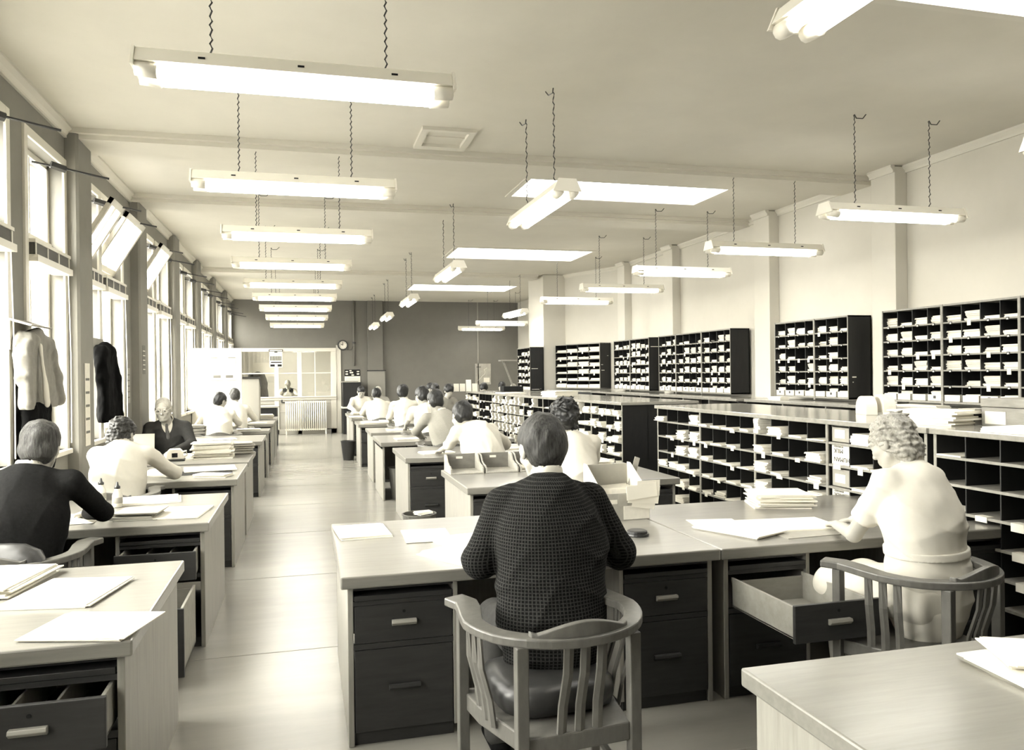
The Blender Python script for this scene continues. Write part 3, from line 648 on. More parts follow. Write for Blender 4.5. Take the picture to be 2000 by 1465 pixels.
FP = {0: ['bBBB', 'BbbB', 'BbBb', 'bBBB', 'BBbb', 'b-bb', '--b-'], 1: ['BVbB', 'bbBb', 'BBbB', 'bBb-', '-bBb', '----', '----'], 2: ['--f-', '--b-', 'f-b-', '----', '-f--', '----', '----'],
      3: ['-V-b', 'b-B-', '-V--', '--f-', 'bf--', '----', '----'], 4: ['VVBV', 'BVVV', 'VVVV', 'VBVV', 'BVVb', '----', '----'], 5: ['BVVB', 'VBVV', 'BVVV', 'VVVB', '-V--', '----', '----'],
      6: ['----', '-b--', '-b-f', '----', '----', '----', '----'], 7: ['bBbB', 'bbBb', 'BbBb', 'bBbb', '----', '----', '----']}
def pat_far(mi, h, k, r): return FP[7-mi][k][3-h]
counter('far counter', 'far pigeonhole counter stuffed with letters running towards the end wall', frontM(3.26, 16.05, math.radians(2.9)), [0.92]*8, seed=13, pattern=pat_far, rest=3)
tag(REST.build('paper_bundles', PAPER2, None), 'smallest far paper bundles, in the dark-ended, slanted and pier bookcases and the far counter end', 'papers', kind='stuff')
def wall_counter(label, x, y1, y0, dp, pts=None):
    t = thing('wall_counter', label, 'counter', group='base counters under the wall bookcases'); t.location = (x, y1, 0); L = y1-y0
    mt = Matrix(((0, 1, 0, x), (-1, 0, 0, y1), (0, 0, 1, 0), (0, 0, 0, 1))); t.matrix_world = mt
    MB().box(0, L, -0.03, dp, 1.245, 1.28).build('counter_top', COUNTERT, t, bevel=0.005)
    MB().box(0, 0.02, 0, dp, 0, 1.245).box(L-0.02, L, 0, dp, 0, 1.245).build('end_panel', SHELFD, t)
    MB().box(0, L, 0.30, 0.32, 0, 1.245).build('back_panel', SHELFD, t)
    n = max(2, round(L/0.8))
    for i in range(1, n): MB().box(L*i/n-0.012, L*i/n+0.012, 0, 0.3, 0, 1.245).build('upright', SHELFW, t)
    for k in range(6): MB().box(0.02, L-0.02, 0.0, 0.3, 1.09-0.16*k-0.016, 1.09-0.16*k).build('shelf', SHELFD, t)
    return t
wall_counter('base counter under the two-bay and the widest wall bookcases', 5.43, 8.95, 2.6, 0.54)
wall_counter('base counter under the three-bay and dark-ended wall bookcases', 5.38, 14.4, 9.05, 0.6)
t = thing('wall_counter', 'base counter under the slanted bookcase', 'counter', group='base counters under the wall bookcases')
t.matrix_world = Matrix(((dm.x, nm_.x, 0, p0.x), (dm.y, nm_.y, 0, p0.y), (0, 0, 1, 0), (0, 0, 0, 1)))
MB().box(0, 1.38, -0.25, 0.28, 1.245, 1.28).build('counter_top', COUNTERT, t); MB().box(0.01, 1.37, -0.22, 0.28, 0, 1.245).build('body', SHELFD, t)
t = thing('wall_counter', 'low base under the dark narrow bookcase by the pier', 'counter', (4.45, 16.25, 0), group='base counters under the wall bookcases')
MB().box(0, 0.52, 0, 1.1, 1.225, 1.26).build('counter_top', COUNTERT, t); MB().box(0.03, 0.52, 0.01, 1.09, 0, 1.225).build('body', SHELFD, t)
# ------------------------------------------------------------------ smooth bodies: a distance field and its surface
def nv(*a): return np.array(a[0] if len(a) == 1 else a, dtype=np.float64)
def unit(v): return v/max(np.linalg.norm(v), 1e-9)
class Field:
    def __init__(s, lo, hi, h):
        s.h = h; s.lo = nv(lo)-2*h; n = np.ceil((nv(hi)-s.lo)/h).astype(int)+3; s.n = n
        s.V = np.full(n, 0.5, np.float32); s.HB = None; s.hs = 1.0
        s.ax = [(s.lo[i]+h*np.arange(n[i])).astype(np.float32) for i in range(3)]
    def sub(s, lo, hi, pad):
        a = np.maximum(0, np.floor((nv(lo)-pad-s.lo)/s.h).astype(int)); b = np.minimum(s.n, np.ceil((nv(hi)+pad-s.lo)/s.h).astype(int)+1)
        if np.any(b <= a): return None
        sl = tuple(slice(a[i], b[i]) for i in range(3))
        return sl, s.ax[0][sl[0]][:, None, None], s.ax[1][sl[1]][None, :, None], s.ax[2][sl[2]][None, None, :]
    def merge(s, sl, d, k, cut=False):
        V = s.V[sl]
        if cut: h = np.clip(0.5+0.5*(d+V)/k, 0, 1); s.V[sl] = -(d*(1-h)-V*h-k*h*(1-h))      # smooth carving
        else: h = np.clip(0.5+0.5*(d-V)/k, 0, 1); s.V[sl] = d*(1-h)+V*h-k*h*(1-h)
    def cap(s, a, b, ra, rb, k=0.02, flat=None, fn=None, cut=False):
        """tapered capsule; flat<1 squashes it along the unit direction fn"""
        a = nv(a); b = nv(b); R = max(ra, rb)
        q = s.sub(np.minimum(a, b)-R, np.maximum(a, b)+R, 2*k+0.02)
        if q is None: return s
        sl, X, Y, Z = q; d = b-a; L2 = max(float(d@d), 1e-9)
        px, py, pz = X-a[0], Y-a[1], Z-a[2]
        t = np.clip((px*d[0]+py*d[1]+pz*d[2])/L2, 0, 1)
        qx, qy, qz = px-t*d[0], py-t*d[1], pz-t*d[2]
        if flat:
            w = (qx*fn[0]+qy*fn[1]+qz*fn[2])*(1/flat-1); qx = qx+w*fn[0]; qy = qy+w*fn[1]; qz = qz+w*fn[2]
        D = np.sqrt(qx*qx+qy*qy+qz*qz)-(ra+(rb-ra)*t)
        if flat: D = D*(0.5+0.5*flat)
        s.merge(sl, D.astype(np.float32), k, cut); return s
    def ell(s, c, r, B=None, k=0.02, cut=False):
        c = nv(c); r = nv(r)*(s.hs if B is not None and B is s.HB else 1.0); R = r.max(); q = s.sub(c-R, c+R, 2*k+0.02)
        if q is None: return s
        B = np.eye(3) if B is None else B
        sl, X, Y, Z = q; px, py, pz = X-c[0], Y-c[1], Z-c[2]; k0 = 0; k1 = 0
        for i in range(3):
            u = px*B[i][0]+py*B[i][1]+pz*B[i][2]; k0 = k0+(u/r[i])**2; k1 = k1+(u/r[i]**2)**2
        k0 = np.sqrt(k0); k1 = np.sqrt(k1)+1e-6
        s.merge(sl, (k0*(k0-1)/k1).astype(np.float32), k, cut); return s
    def noise(s, amp, freq, seed=0, stretch=(1, 1, 1)):
        r = np.random.RandomState(seed); X, Y, Z = s.ax[0][:, None, None]*stretch[0], s.ax[1][None, :, None]*stretch[1], s.ax[2][None, None, :]*stretch[2]; W = 0
        for i in range(4):
            d = r.normal(size=3); d /= np.linalg.norm(d); f = freq*(1.0+0.55*i)
            W = W+np.sin(f*(d[0]*X+d[1]*Y+d[2]*Z)+r.uniform(0, 6.3)+1.3*np.sin(0.55*f*(d[1]*X-d[0]*Z+d[2]*Y)+r.uniform(0, 6)))/(1+0.4*i)
        s.V = s.V+(amp*0.5)*W.astype(np.float32); return s
    def folds(s, amp, freq, seed, n=3, steep=1.0):
        """soft cloth creases: sharp-topped waves in a few directions"""
        r = np.random.RandomState(seed); X, Y, Z = s.ax[0][:, None, None], s.ax[1][None, :, None], s.ax[2][None, None, :]; W = 0
        for i in range(n):
            d = np.array([r.normal()*0.9, r.normal()*0.5, steep*(0.5+r.rand())]); d /= np.linalg.norm(d); f = freq*(0.7+0.6*r.rand())
            p = f*(d[0]*X+d[1]*Y+d[2]*Z)+1.6*np.sin(0.28*f*(d[2]*X-d[0]*Z)+r.uniform(0, 6))+r.uniform(0, 6)
            g = 0.5+0.5*np.sin(0.33*f*(d[2]*X-d[0]*Z+0.6*Y)+r.uniform(0, 6)); W = W+g*(1-np.abs(np.sin(p*0.5)))**2
        s.V = s.V-(amp*(W-0.45)).astype(np.float32); return s
    def mesh(s, name):
        V = s.V; n = V.shape; neg = V < 0
        cs = [(i, j, k) for i in (0, 1) for j in (0, 1) for k in (0, 1)]
        g = lambda A, c: A[c[0]:n[0]-1+c[0], c[1]:n[1]-1+c[1], c[2]:n[2]-1+c[2]]
        cnt = sum(g(neg, c).astype(np.int8) for c in cs); act = (cnt > 0) & (cnt < 8); I = np.argwhere(act)
        if len(I) == 0: raise ValueError(name)
        idx = np.full(act.shape, -1, np.int64); idx[act] = np.arange(len(I)); P = np.zeros((len(I), 3)); W = np.zeros(len(I))
        val = {c: V[I[:, 0]+c[0], I[:, 1]+c[1], I[:, 2]+c[2]].astype(np.float64) for c in cs}
        for a in cs:
            for ax in range(3):
                if a[ax]: continue
                b = list(a); b[ax] = 1; b = tuple(b); va, vb = val[a], val[b]; m = (va < 0) != (vb < 0)
                t = np.where(m, va/np.where(m, va-vb, 1), 0); p = np.repeat(nv(a)[None], len(I), 0); p[:, ax] += t
                P[m] += p[m]; W[m] += 1
        P = (P/W[:, None]+I)*s.h+s.lo; F = []
        for ax in range(3):
            o1, o2 = [(1, 2), (2, 0), (0, 1)][ax]; sl0 = [slice(None)]*3; sl1 = [slice(None)]*3; sl0[ax] = slice(0, -1); sl1[ax] = slice(1, None)
            e = np.argwhere(neg[tuple(sl0)] != neg[tuple(sl1)])
            ok = (e[:, o1] > 0) & (e[:, o2] > 0) & (e[:, o1] < n[o1]-1) & (e[:, o2] < n[o2]-1) & (e[:, ax] < n[ax]-1); e = e[ok]
            if len(e) == 0: continue
            def at(d1, d2): q = e.copy(); q[:, o1] -= d1; q[:, o2] -= d2; return idx[q[:, 0], q[:, 1], q[:, 2]]
            Q = np.stack([at(1, 1), at(0, 1), at(0, 0), at(1, 0)], 1); fl = ~neg[e[:, 0], e[:, 1], e[:, 2]]; Q[fl] = Q[fl][:, ::-1]; F.append(Q)
        F = np.concatenate(F); F = F[(F >= 0).all(1)]
        me = bpy.data.meshes.new(name); me.from_pydata(P.tolist(), [], F.tolist()); me.update(); me.shade_smooth(); return me
def fobj(f, name, m, parent, base):
    me = f.mesh(name); me.transform(Matrix.Translation(-Vector(base))); me.materials.append(m)
    o = bpy.data.objects.new(name, me); C.objects.link(o)
    if parent is not None: o.parent = parent
    return o
UP = nv(0, 0, 1)
def hframe(yaw, pitch, roll=0.0):
    """rows: right, forward, up; yaw clockwise from +Y, pitch up positive"""
    f = nv(math.sin(yaw)*math.cos(pitch), math.cos(yaw)*math.cos(pitch), math.sin(pitch)); r = nv(math.cos(yaw), -math.sin(yaw), 0); u = np.cross(r, f)
    r2 = r*math.cos(roll)-u*math.sin(roll); u2 = r*math.sin(roll)+u*math.cos(roll); return np.array([r2, f, u2])
def hand(F, W, d, up, side, curl=0.5, s=1.0):
    """W wrist, d pointing direction, up = back of the hand, side = +1 thumb on the local right"""
    d = unit(d); lat = unit(np.cross(d, up)); up = unit(np.cross(lat, d)); B = np.array([lat, d, up])
    F.ell(W+d*0.055*s, (0.04*s, 0.052*s, 0.016*s), B, 0.012)
    for i, (o, L) in enumerate(((-0.030, 0.060), (-0.011, 0.072), (0.009, 0.077), (0.028, 0.066))):
        if side > 0: o = -o
        a = W+d*0.095*s+lat*o*s; b = a+(d*math.cos(curl*0.6)-up*math.sin(curl*0.6))*L*0.55*s; c = b+(d*math.cos(curl*1.5)-up*math.sin(curl*1.5))*L*0.5*s
        F.cap(a-d*0.02*s, b, 0.0095*s, 0.0088*s, 0.006); F.cap(b, c, 0.0088*s, 0.0075*s, 0.004)
    t0 = W+d*0.03*s+lat*side*0.03*s; t1 = t0+(d*0.028+lat*side*0.026-up*0.008)*s; t2 = t1+(d*0.034+lat*side*0.004-up*0.010)*s
    F.cap(t0, t1, 0.0125*s, 0.011*s, 0.01); F.cap(t1, t2, 0.0105*s, 0.0085*s, 0.004)
def person(name_label, P, N, H, yaw, head, el, wr, top=WHITEC, sleeve='long', hair='short', hairm=None, skin=None, res=0.008, sh=0.185, girth=1.0, legs='trousers', legm=None,
           collar=None, belt=None, vneck=None, tie=None, glasses=False, seat_z=0.47, vest=None, wrinkle=0.004, hem=0.0, loose=0.012, hs=1.07, slv=1.0, drop=0.055, hands=True, feet=True, cat='person'):
    """P pelvis, N base of the neck (back), H head centre; el/wr: elbows and wrists (left, right); head = (yaw, pitch, roll)"""
    skin = skin or SKIN; hairm = hairm or HAIRD
    P, N, H = nv(P), nv(N), nv(H); fw = nv(math.sin(yaw), math.cos(yaw), 0); rt = nv(math.cos(yaw), -math.sin(yaw), 0)
    mid = (P+N)/2-fw*0.035+UP*0.02
    sp = lambda t: P*(1-t)**2+mid*2*t*(1-t)+N*t*t
    tan = lambda t: unit((mid-P)*2*(1-t)+(N-mid)*2*t)
    Sh = [N-UP*drop+fw*0.015+s*rt*sh for s in (-1, 1)]
    el = [nv(e) for e in el]; wr = [nv(e) for e in wr]
    HB = hframe(*head); hp = lambda x, y, z: H+(HB[0]*x+HB[1]*y+HB[2]*z)*hs
    hips = [P+s*rt*0.095 for s in (-1, 1)]; knee = [h+fw*0.42+s*rt*0.02+UP*(seat_z+0.08-h[2]) for h, s in zip(hips, (-1, 1))]; ank = [nv(k[0], k[1], 0.09)-fw*0.04 for k in knee]
    allp = np.array([P, N, H, *Sh, *el, *wr, *knee, *[a-UP*0.08 for a in ank], *[a+fw*0.2 for a in ank]])
    base = (P[0], P[1], 0.0)
    wdir = [unit(nv(w)-nv(e)) for e, w in zip(el, wr)]
    allp = np.vstack([allp, [w+d*0.18 for w, d in zip(wr, wdir)]])
    lo, hi = allp.min(0)-0.2, allp.max(0)+0.2; hi[2] = max(hi[2], H[2]+0.16); lo[2] = -0.02
    # ---- body: one continuous skin surface
    F = Field(lo, hi, res)
    def torso(F, off, kk=0.05):
        for t, rx, ry, rz in ((0.03, .172, .130, .125), (0.30, .150, .112, .14), (0.58, .168, .120, .15), (0.80, .165, .105, .12)):
            tg = tan(t); ry_ = unit(fw-tg*(fw@tg)); B = np.array([rt, ry_, tg])
            F.ell(sp(t), ((rx*girth*(sh/0.185)**0.7)+off, ry*girth+off, rz+off*0.5), B, kk)
        inn = [N-UP*0.05+s*rt*(sh-0.05) for s in (-1, 1)]
        F.cap(Sh[0], Sh[1], 0.055+off, 0.055+off, kk)
        for s, q in zip((-1, 1), Sh): F.cap(N+UP*0.005, q-rt*s*0.04, 0.042+off*0.6, 0.05+off, kk)
    torso(F, -0.014)
    for i in (0, 1):
        F.cap(Sh[i], el[i], .046, .038, .02); F.cap(el[i], wr[i], .037, .025, .015)
        if hands: hand(F, wr[i]-wdir[i]*0.005, wdir[i], unit(UP*0.9+fw*0.1-wdir[i]*0.2), 1 if i == 0 else -1, 0.6)
        F.cap(hips[i], knee[i], .07, .052, .03); F.cap(knee[i], ank[i], .05, .034, .02)
        if feet: F.cap(ank[i]-UP*0.04, ank[i]+fw*0.15-UP*0.05, .035, .03, .02)
    # neck and head
    F.HB = HB; F.hs = hs
    F.cap(N-UP*0.03+fw*0.02, hp(0, -0.025, -0.055), .058, .055, .03)
    F.ell(hp(0, -0.018, 0.03), (.074, .094, .086), HB, .02); F.ell(hp(0, 0.025, -0.04), (.060, .066, .078), HB, .03)
    if res < 0.0115:
        F.ell(hp(0, 0.065, -0.098), (.026, .024, .020), HB, .02)
        for s in (-1, 1):
            F.cap(hp(s*.056, -.0, -.055), hp(s*.022, .055, -.098), .018, .016, .02); F.ell(hp(s*.043, .062, -.018), (.022, .02, .02), HB, .02)
            F.ell(hp(s*.032, .098, .006), (.018, .018, .012), HB, .010, cut=True)
            F.ell(hp(s*.031, .078, .004), (.0125, .0125, .0125), HB, .004)
        F.cap(hp(-.042, .076, .028), hp(.042, .076, .028), .012, .012, .016)
        F.cap(hp(0, .088, .012), hp(0, .108, -.024), .009, .014, .012); F.cap(hp(-.012, .098, -.03), hp(.012, .098, -.03), .009, .009, .008)
        F.cap(hp(-.02, .084, -.056), hp(.02, .084, -.056), .008, .008, .008); F.cap(hp(-.017, .084, -.068), hp(.017, .084, -.068), .008, .008, .008)
        F.cap(hp(-.022, .096, -.062), hp(.022, .096, -.062), .003, .003, .004, cut=True)
    for s in (-1, 1): F.ell(hp(s*.077, -.008, -.005), (.011, .024, .033), HB, .010)
    root = fobj(F, 'person', skin, None, base); root.location = base; tag(root, name_label, cat, 'office clerks')
    # ---- clothes
    lo2 = np.array([*Sh, *el, *wr, P, N]).min(0)-0.22; hi2 = np.array([*Sh, *el, *wr, P, N]).max(0)+0.22
    F = Field(lo2, hi2, res); torso(F, 0.006)
    for t, rx, ry in ((0.10, .176, .132), (0.28, .170, .124), (0.46, .176, .126), (0.64, .183, .126)):       # cloth falls straight past the waist
        tg = tan(t); ry_ = unit(fw-tg*(fw@tg)); F.ell(sp(t)-fw*0.006, (rx*girth*(sh/0.185)**0.7+loose, ry*girth+loose*0.7, .15), np.array([rt, ry_, tg]), .07)
    F.cap(sp(0.88)-fw*0.035, sp(0.55)-fw*0.03, .10, .11, .09)
    if hem: F.ell(P-UP*(hem*0.6), (.185*girth, .15*girth, .10+hem), np.array([rt, fw, UP]), .05)
    for i in (0, 1):
        if sleeve == 'long':
            F.cap(Sh[i], el[i], .067*slv**0.5, .055*slv, .03); F.cap(el[i], wr[i]-wdir[i]*0.02, .053*slv, .040*slv, .02)
        elif sleeve == 'rolled':
            e2 = el[i]+(wr[i]-el[i])*0.22; F.cap(Sh[i], el[i], .066, .056, .03); F.cap(el[i], e2, .055, .052, .02)
        elif sleeve == 'short':
            e2 = Sh[i]+(el[i]-Sh[i])*0.62; F.cap(Sh[i], e2, .067, .064, .03)
        elif sleeve == 'none': F.cap(Sh[i], Sh[i]+(el[i]-Sh[i])*0.12, .06, .06, .02)
    F.noise(wrinkle, 15, 3, (1, 1, 0.8))
    F.noise(wrinkle*0.35, 42, 5, (1.2, 1, 0.7)); F.folds(wrinkle*2.2, 34, int(abs(P[0]*97+P[1]*13)) % 1000)
    if sleeve == 'short' or sleeve == 'none':
        for i in (0, 1):
            k0 = 0.62 if sleeve == 'short' else 0.14
            q = Sh[i]+(el[i]-Sh[i])*k0; d = unit(el[i]-Sh[i]); F.cap(q+d*0.10, q+d*0.102, .098, .098, .004, cut=True)
    # neck opening
    F.cap(N+UP*0.035+fw*0.03, hp(0, -0.0, -0.05), .064, .07, .008, cut=True)
    if vneck: F.cap(N+fw*0.13+UP*0.02, sp(vneck)+fw*0.20*girth, .092, .028, .01, cut=True)
    nm = {id(WHITEC): 'shirt', id(TWEED): 'jacket', id(SUITC): 'jacket', id(DARKC): 'sweater', id(GREYC): 'cardigan', id(CREAMC): 'sweater'}.get(id(top), 'shirt')
    fobj(F, nm, top, root, base)
    if belt:
        F = Field(P-0.35, P+0.45, res); torso(F, 0.010)
        for t, rx, ry in ((0.10, .176, .132), (0.28, .170, .124), (0.46, .176, .126)):
            tg = tan(t); ry_ = unit(fw-tg*(fw@tg)); F.ell(sp(t)-fw*0.006, (rx*girth*(sh/0.185)**0.7+loose+.005, ry*girth+loose*0.7+.005, .15), np.array([rt, ry_, tg]), .07)
        F.V[:, :, np.abs(F.ax[2]-belt) > 0.02] = 0.1; fobj(F, 'belt', top, root, base)
    if vneck or vest:       # white shirt under the jacket
        F = Field(sp(0.2)-0.3, N+0.25, res); torso(F, -0.003 if vneck else -0.004)
        F.cap(N+UP*0.0, N+UP*0.05+fw*0.01, .068, .062, .015); F.cap(N+UP*0.04+fw*0.03, hp(0, 0, -0.05), .056, .06, .006, cut=True); fobj(F, 'shirt', WHITEC, root, base)
    if vest:
        F = Field(sp(0.0)-0.3, N+0.2, res); torso(F, 0.012)
        for i in (0, 1): F.cap(Sh[i]+(Sh[i]-N)*0.15, el[i], .085, .10, .01, cut=True)
        F.cap(N+fw*0.12+UP*0.03, sp(0.5)+fw*0.17, .045, .012, .01, cut=True); fobj(F, 'waistcoat', vest, root, base)
    if tie:
        F = Field(sp(0.1)-0.3, N+0.3, min(res, 0.008)); ft = lambda t: sp(t)+fw*((.112 if t > .7 else .128)*girth)
        a = N+fw*0.075-UP*0.015; F.cap(a, a-UP*0.025+fw*0.01, .018, .014, .006); F.cap(a-UP*0.03+fw*0.012, ft(0.62), .016, .028, .01, 0.4, fw); F.cap(ft(0.62), ft(0.3), .028, .034, .01, 0.4, fw); fobj(F, 'tie', tie, root, base)
    if collar:
        F = Field(N-0.2, N+0.25, min(res, 0.007)); F.cap(N-UP*0.01+fw*0.01, N+UP*0.033+(H-N)*0.10, .074, .066, .01); F.cap(N+UP*0.02+fw*0.02, N+UP*0.075+(H-N)*0.2, .060, .060, .004, cut=True)
        F.cap(N-UP*0.045+fw*0.012, N-UP*0.046+fw*0.012, .085, .085, .004, cut=True); fobj(F, 'shirt_collar', collar, root, base)
    F = Field(np.array([P, *knee, *[a-UP*0.1 for a in ank]]).min(0)-0.2, np.array([P+UP*0.1, *knee]).max(0)+0.2, max(res, 0.010))
    F.ell(P, (.182*girth, .145*girth, .13), np.array([rt, fw, UP]), .04)
    for i in (0, 1):
        if legs == 'trousers': F.cap(hips[i]-UP*0.015, knee[i], .098, .075, .03); F.cap(knee[i], ank[i]-UP*0.0, .072, .062, .02)
        else: F.cap(hips[i]-UP*0.01, knee[i]-fw*0.02, .11, .085, .07)
    if legs != 'trousers':
        F.cap(hips[0], hips[1], .11, .11, .05); F.cap((knee[0]), (knee[1]), .08, .08, .05)
    F.noise(0.005, 24, 9); fobj(F, 'trousers' if legs == 'trousers' else 'skirt', legm or TROUS, root, base)
    if feet:
        for i in (0, 1):
            F = Field(ank[i]-0.12-abs(fw)*0.2, ank[i]+0.1+abs(fw)*0.25, max(res, 0.010)); F.cap(ank[i]-UP*0.05-fw*0.03, ank[i]+fw*0.17-UP*0.055, .043, .036, .02)
            F.V[:, :, F.ax[2] < 0.003] = 0.1
            fobj(F, 'shoe', MATS['black_cloth'], root, base)
    # ---- hair
    hr = min(res, 0.006); F = Field(H-0.2, H+0.2, hr); F.HB = HB; F.hs = hs
    if hair in ('short', 'full', 'parted'):
        F.ell(hp(0, -.022, .04), (.084, .103, .090), HB, .02); F.ell(hp(0, -.042, -.022), (.070, .066, .070), HB, .05)
        if hair == 'full': F.ell(hp(0, -.03, .055), (.088, .104, .088), HB, .03); F.ell(hp(0, -.05, -.02), (.078, .066, .07), HB, .03)
        if hair == 'parted': F.ell(hp(.02, .04, .10), (.06, .05, .03), HB, .03)
        F.noise(0.0035, 130, 4, (1, 1, 0.3)); F.noise(0.003, 40, 6)
        F.ell(hp(0, .125, -.035), (.085, .095, .088), HB, .012, cut=True)
        for s in (-1, 1): F.ell(hp(s*.088, .012, -.03), (.028, .036, .045), HB, .01, cut=True); F.ell(hp(s*.06, .05, -.06), (.05, .06, .06), HB, .01, cut=True)
        F.cap(hp(-.06, -.085, -.115), hp(.06, -.085, -.115), .042, .042, .015, cut=True)
    elif hair == 'curly':
        F.ell(hp(0, -.02, .045), (.094, .110, .095), HB, .03); F.ell(hp(0, -.05, -.022), (.086, .07, .078), HB, .03)
        F.noise(0.013, 62, 8); F.noise(0.007, 130, 2); F.ell(hp(0, .13, -.035), (.078, .09, .088), HB, .015, cut=True)
    elif hair == 'waved':
        F.ell(hp(0, -.022, .045), (.088, .106, .092), HB, .03); F.ell(hp(0, -.055, -.035), (.080, .062, .08), HB, .03)
        F.noise(0.012, 70, 12, (0.6, 1, 1.5)); F.noise(0.005, 150, 3); F.ell(hp(0, .13, -.035), (.078, .09, .088), HB, .015, cut=True)
    elif hair == 'bald':
        F.ell(hp(0, -.03, .0), (.083, .092, .06), HB, .02); F.noise(0.003, 90, 4); F.ell(hp(0, .07, 0), (.11, .085, .12), HB, .01, cut=True); F.ell(hp(0, -.01, .085), (.10, .12, .05), HB, .012, cut=True)
    elif hair == 'thin':
        F.ell(hp(0, -.022, .036), (.078, .099, .086), HB, .02); F.ell(hp(0, -.05, -.02), (.066, .056, .06), HB, .03); F.noise(0.003, 110, 4, (1, 1, .4)); F.ell(hp(0, .105, .0), (.085, .10, .095), HB, .012, cut=True)
        for s in (-1, 1): F.ell(hp(s*.088, .012, -.03), (.028, .036, .045), HB, .01, cut=True)
    fobj(F, 'hair', hairm, root, base)
    if glasses:
        m = MB()
        for s in (-1, 1):
            pts = [hp(s*.032+.023*math.cos(a), .104, .004+.019*math.sin(a)) for a in [2*PI*i/14 for i in range(15)]]; m.tube([tuple(Vector(p)-Vector(base)) for p in pts], .0028, 5, cap=False)
            m.tube([tuple(Vector(hp(s*.055, .104, .008))-Vector(base)), tuple(Vector(hp(s*.078, .0, .012))-Vector(base))], .0025, 5)
        m.tube([tuple(Vector(hp(-.01, .106, .006))-Vector(base)), tuple(Vector(hp(.01, .106, .006))-Vector(base))], .0025, 5); m.build('glasses', mat('pale_spectacle_frame', 0.7, 0.3, 0.5), root)
        m = MB()
    if res < 0.0115:
        for s in (-1, 1):
            me_ = MB().lathe([(0.0, -.003), (.006, -.002), (.006, .0), (.0, .001)], 12).build('eye', INK, root)
            q = Vector(hp(s*.031, .0895, .003))-Vector(base); R = Matrix((HB[0], HB[2], HB[1])).transposed().to_4x4(); me_.matrix_local = Matrix.Translation(q) @ R
    return root
# ------------------------------------------------------------------ people
person('man in a checked dark tweed jacket seen from behind, seated nearest the camera', (0.92, 2.93, 0.62), (0.955, 3.08, 1.185), (0.955, 3.16, 1.320), -0.03, (-0.10, -0.38, 0.0),
       ((0.665, 3.06, 0.895), (1.255, 3.06, 0.895)), ((0.74, 3.56, 0.805), (1.14, 3.58, 0.805)), top=TWEED, hair='short', hairm=HAIRB, res=0.0065, sh=0.190, drop=0.08, girth=1.05, loose=0.028, hs=1.14, slv=1.28, collar=WHITEC, wrinkle=0.0035, hem=0.06, seat_z=0.50)
person('woman in a white short-sleeved blouse bent over her desk, fair curly hair', (2.76, 3.02, 0.60), (2.80, 3.16, 1.15), (2.765, 3.24, 1.275), -0.30, (-0.28, -0.45, 0.05),
       ((2.585, 3.30, 0.835), (3.06, 3.40, 0.92)), ((2.76, 3.66, 0.805), (2.96, 3.78, 0.80)), top=WHITEC, sleeve='short', hair='waved', hairm=HAIRF, res=0.0065, sh=0.175, girth=1.05, loose=0.024, legs='skirt', legm=WHITEC, belt=0.80, wrinkle=0.0045, hem=0.09, seat_z=0.5, collar=WHITEC)
person('man in a dark sweater seen from behind at the window-side glue bottle desk', (-1.50, 4.60, 0.60), (-1.44, 4.74, 1.13), (-1.40, 4.82, 1.255), 0.05, (-0.05, -0.35, 0.05),
       ((-1.76, 4.95, 0.90), (-1.13, 4.98, 0.87)), ((-1.55, 5.35, 0.81), (-1.30, 5.36, 0.81)), top=DARKC, hair='full', hairm=HAIRB, res=0.007, sh=0.205, girth=1.10, loose=0.022, collar=WHITEC, wrinkle=0.0018, hem=0.05)
person('woman in a light long-sleeved shirt with short waved hair, seated by the windows', (-1.42, 6.68, 0.60), (-1.42, 6.86, 1.085), (-1.43, 6.94, 1.18), 0.05, (0.25, -0.40, 0.1),
       ((-1.62, 7.02, 0.86), (-1.06, 7.08, 0.845)), ((-1.45, 7.42, 0.81), (-1.30, 7.34, 0.815)), top=WHITEC, hair='waved', hairm=HAIRB, res=0.008, sh=0.18, girth=1.02, collar=WHITEC, wrinkle=0.0038, hem=0.04)
person('elderly bespectacled man in a dark suit facing the camera', (-1.54, 10.18, 0.60), (-1.585, 10.13, 1.10), (-1.615, 10.02, 1.26), PI, (PI+0.05, -0.18, 0.06),
       ((-1.30, 9.95, 0.86), (-1.80, 9.92, 0.88)), ((-1.45, 9.62, 0.80), (-1.72, 9.62, 0.80)), top=SUITC, hair='thin', hairm=HAIRG, res=0.0075, hs=1.14, sh=0.195, girth=1.02, vneck=0.45, tie=TIEM, glasses=True, wrinkle=0.003)
person('first white-shirted man leaning over a desk before the white cupboard', (-1.32, 12.92, 0.60), (-1.30, 13.02, 1.12), (-1.28, 13.07, 1.26), 0.0, (0.7, -0.3, 0.1),
       ((-1.62, 13.15, 0.88), (-1.02, 13.15, 0.90)), ((-1.42, 13.5, 0.81), (-1.18, 13.5, 0.81)), hair='short', res=0.011, girth=1.03)
person('second white-shirted man beyond the first, turned a little to the left', (-1.16, 14.30, 0.60), (-1.18, 14.42, 1.14), (-1.19, 14.46, 1.30), 0.0, (-0.5, -0.2, 0),
       ((-1.42, 14.45, 0.9), (-0.86, 14.55, 0.90)), ((-1.3, 14.75, 0.85), (-1.0, 14.8, 0.85)), hair='short', hairm=HAIRB, res=0.011, girth=1.0)
person('woman in a white short-sleeved top with dark curly hair behind the tweed man', (1.92, 5.48, 0.60), (1.93, 5.62, 1.15), (1.90, 5.68, 1.295), 0.05, (0.1, -0.32, 0),
       ((1.68, 5.75, 0.90), (2.17, 5.80, 0.91)), ((1.80, 6.12, 0.81), (2.08, 6.16, 0.81)), sleeve='short', hair='curly', hairm=HAIRD, res=0.008, hs=1.13, sh=0.165, girth=0.98, legs='skirt', wrinkle=0.004)
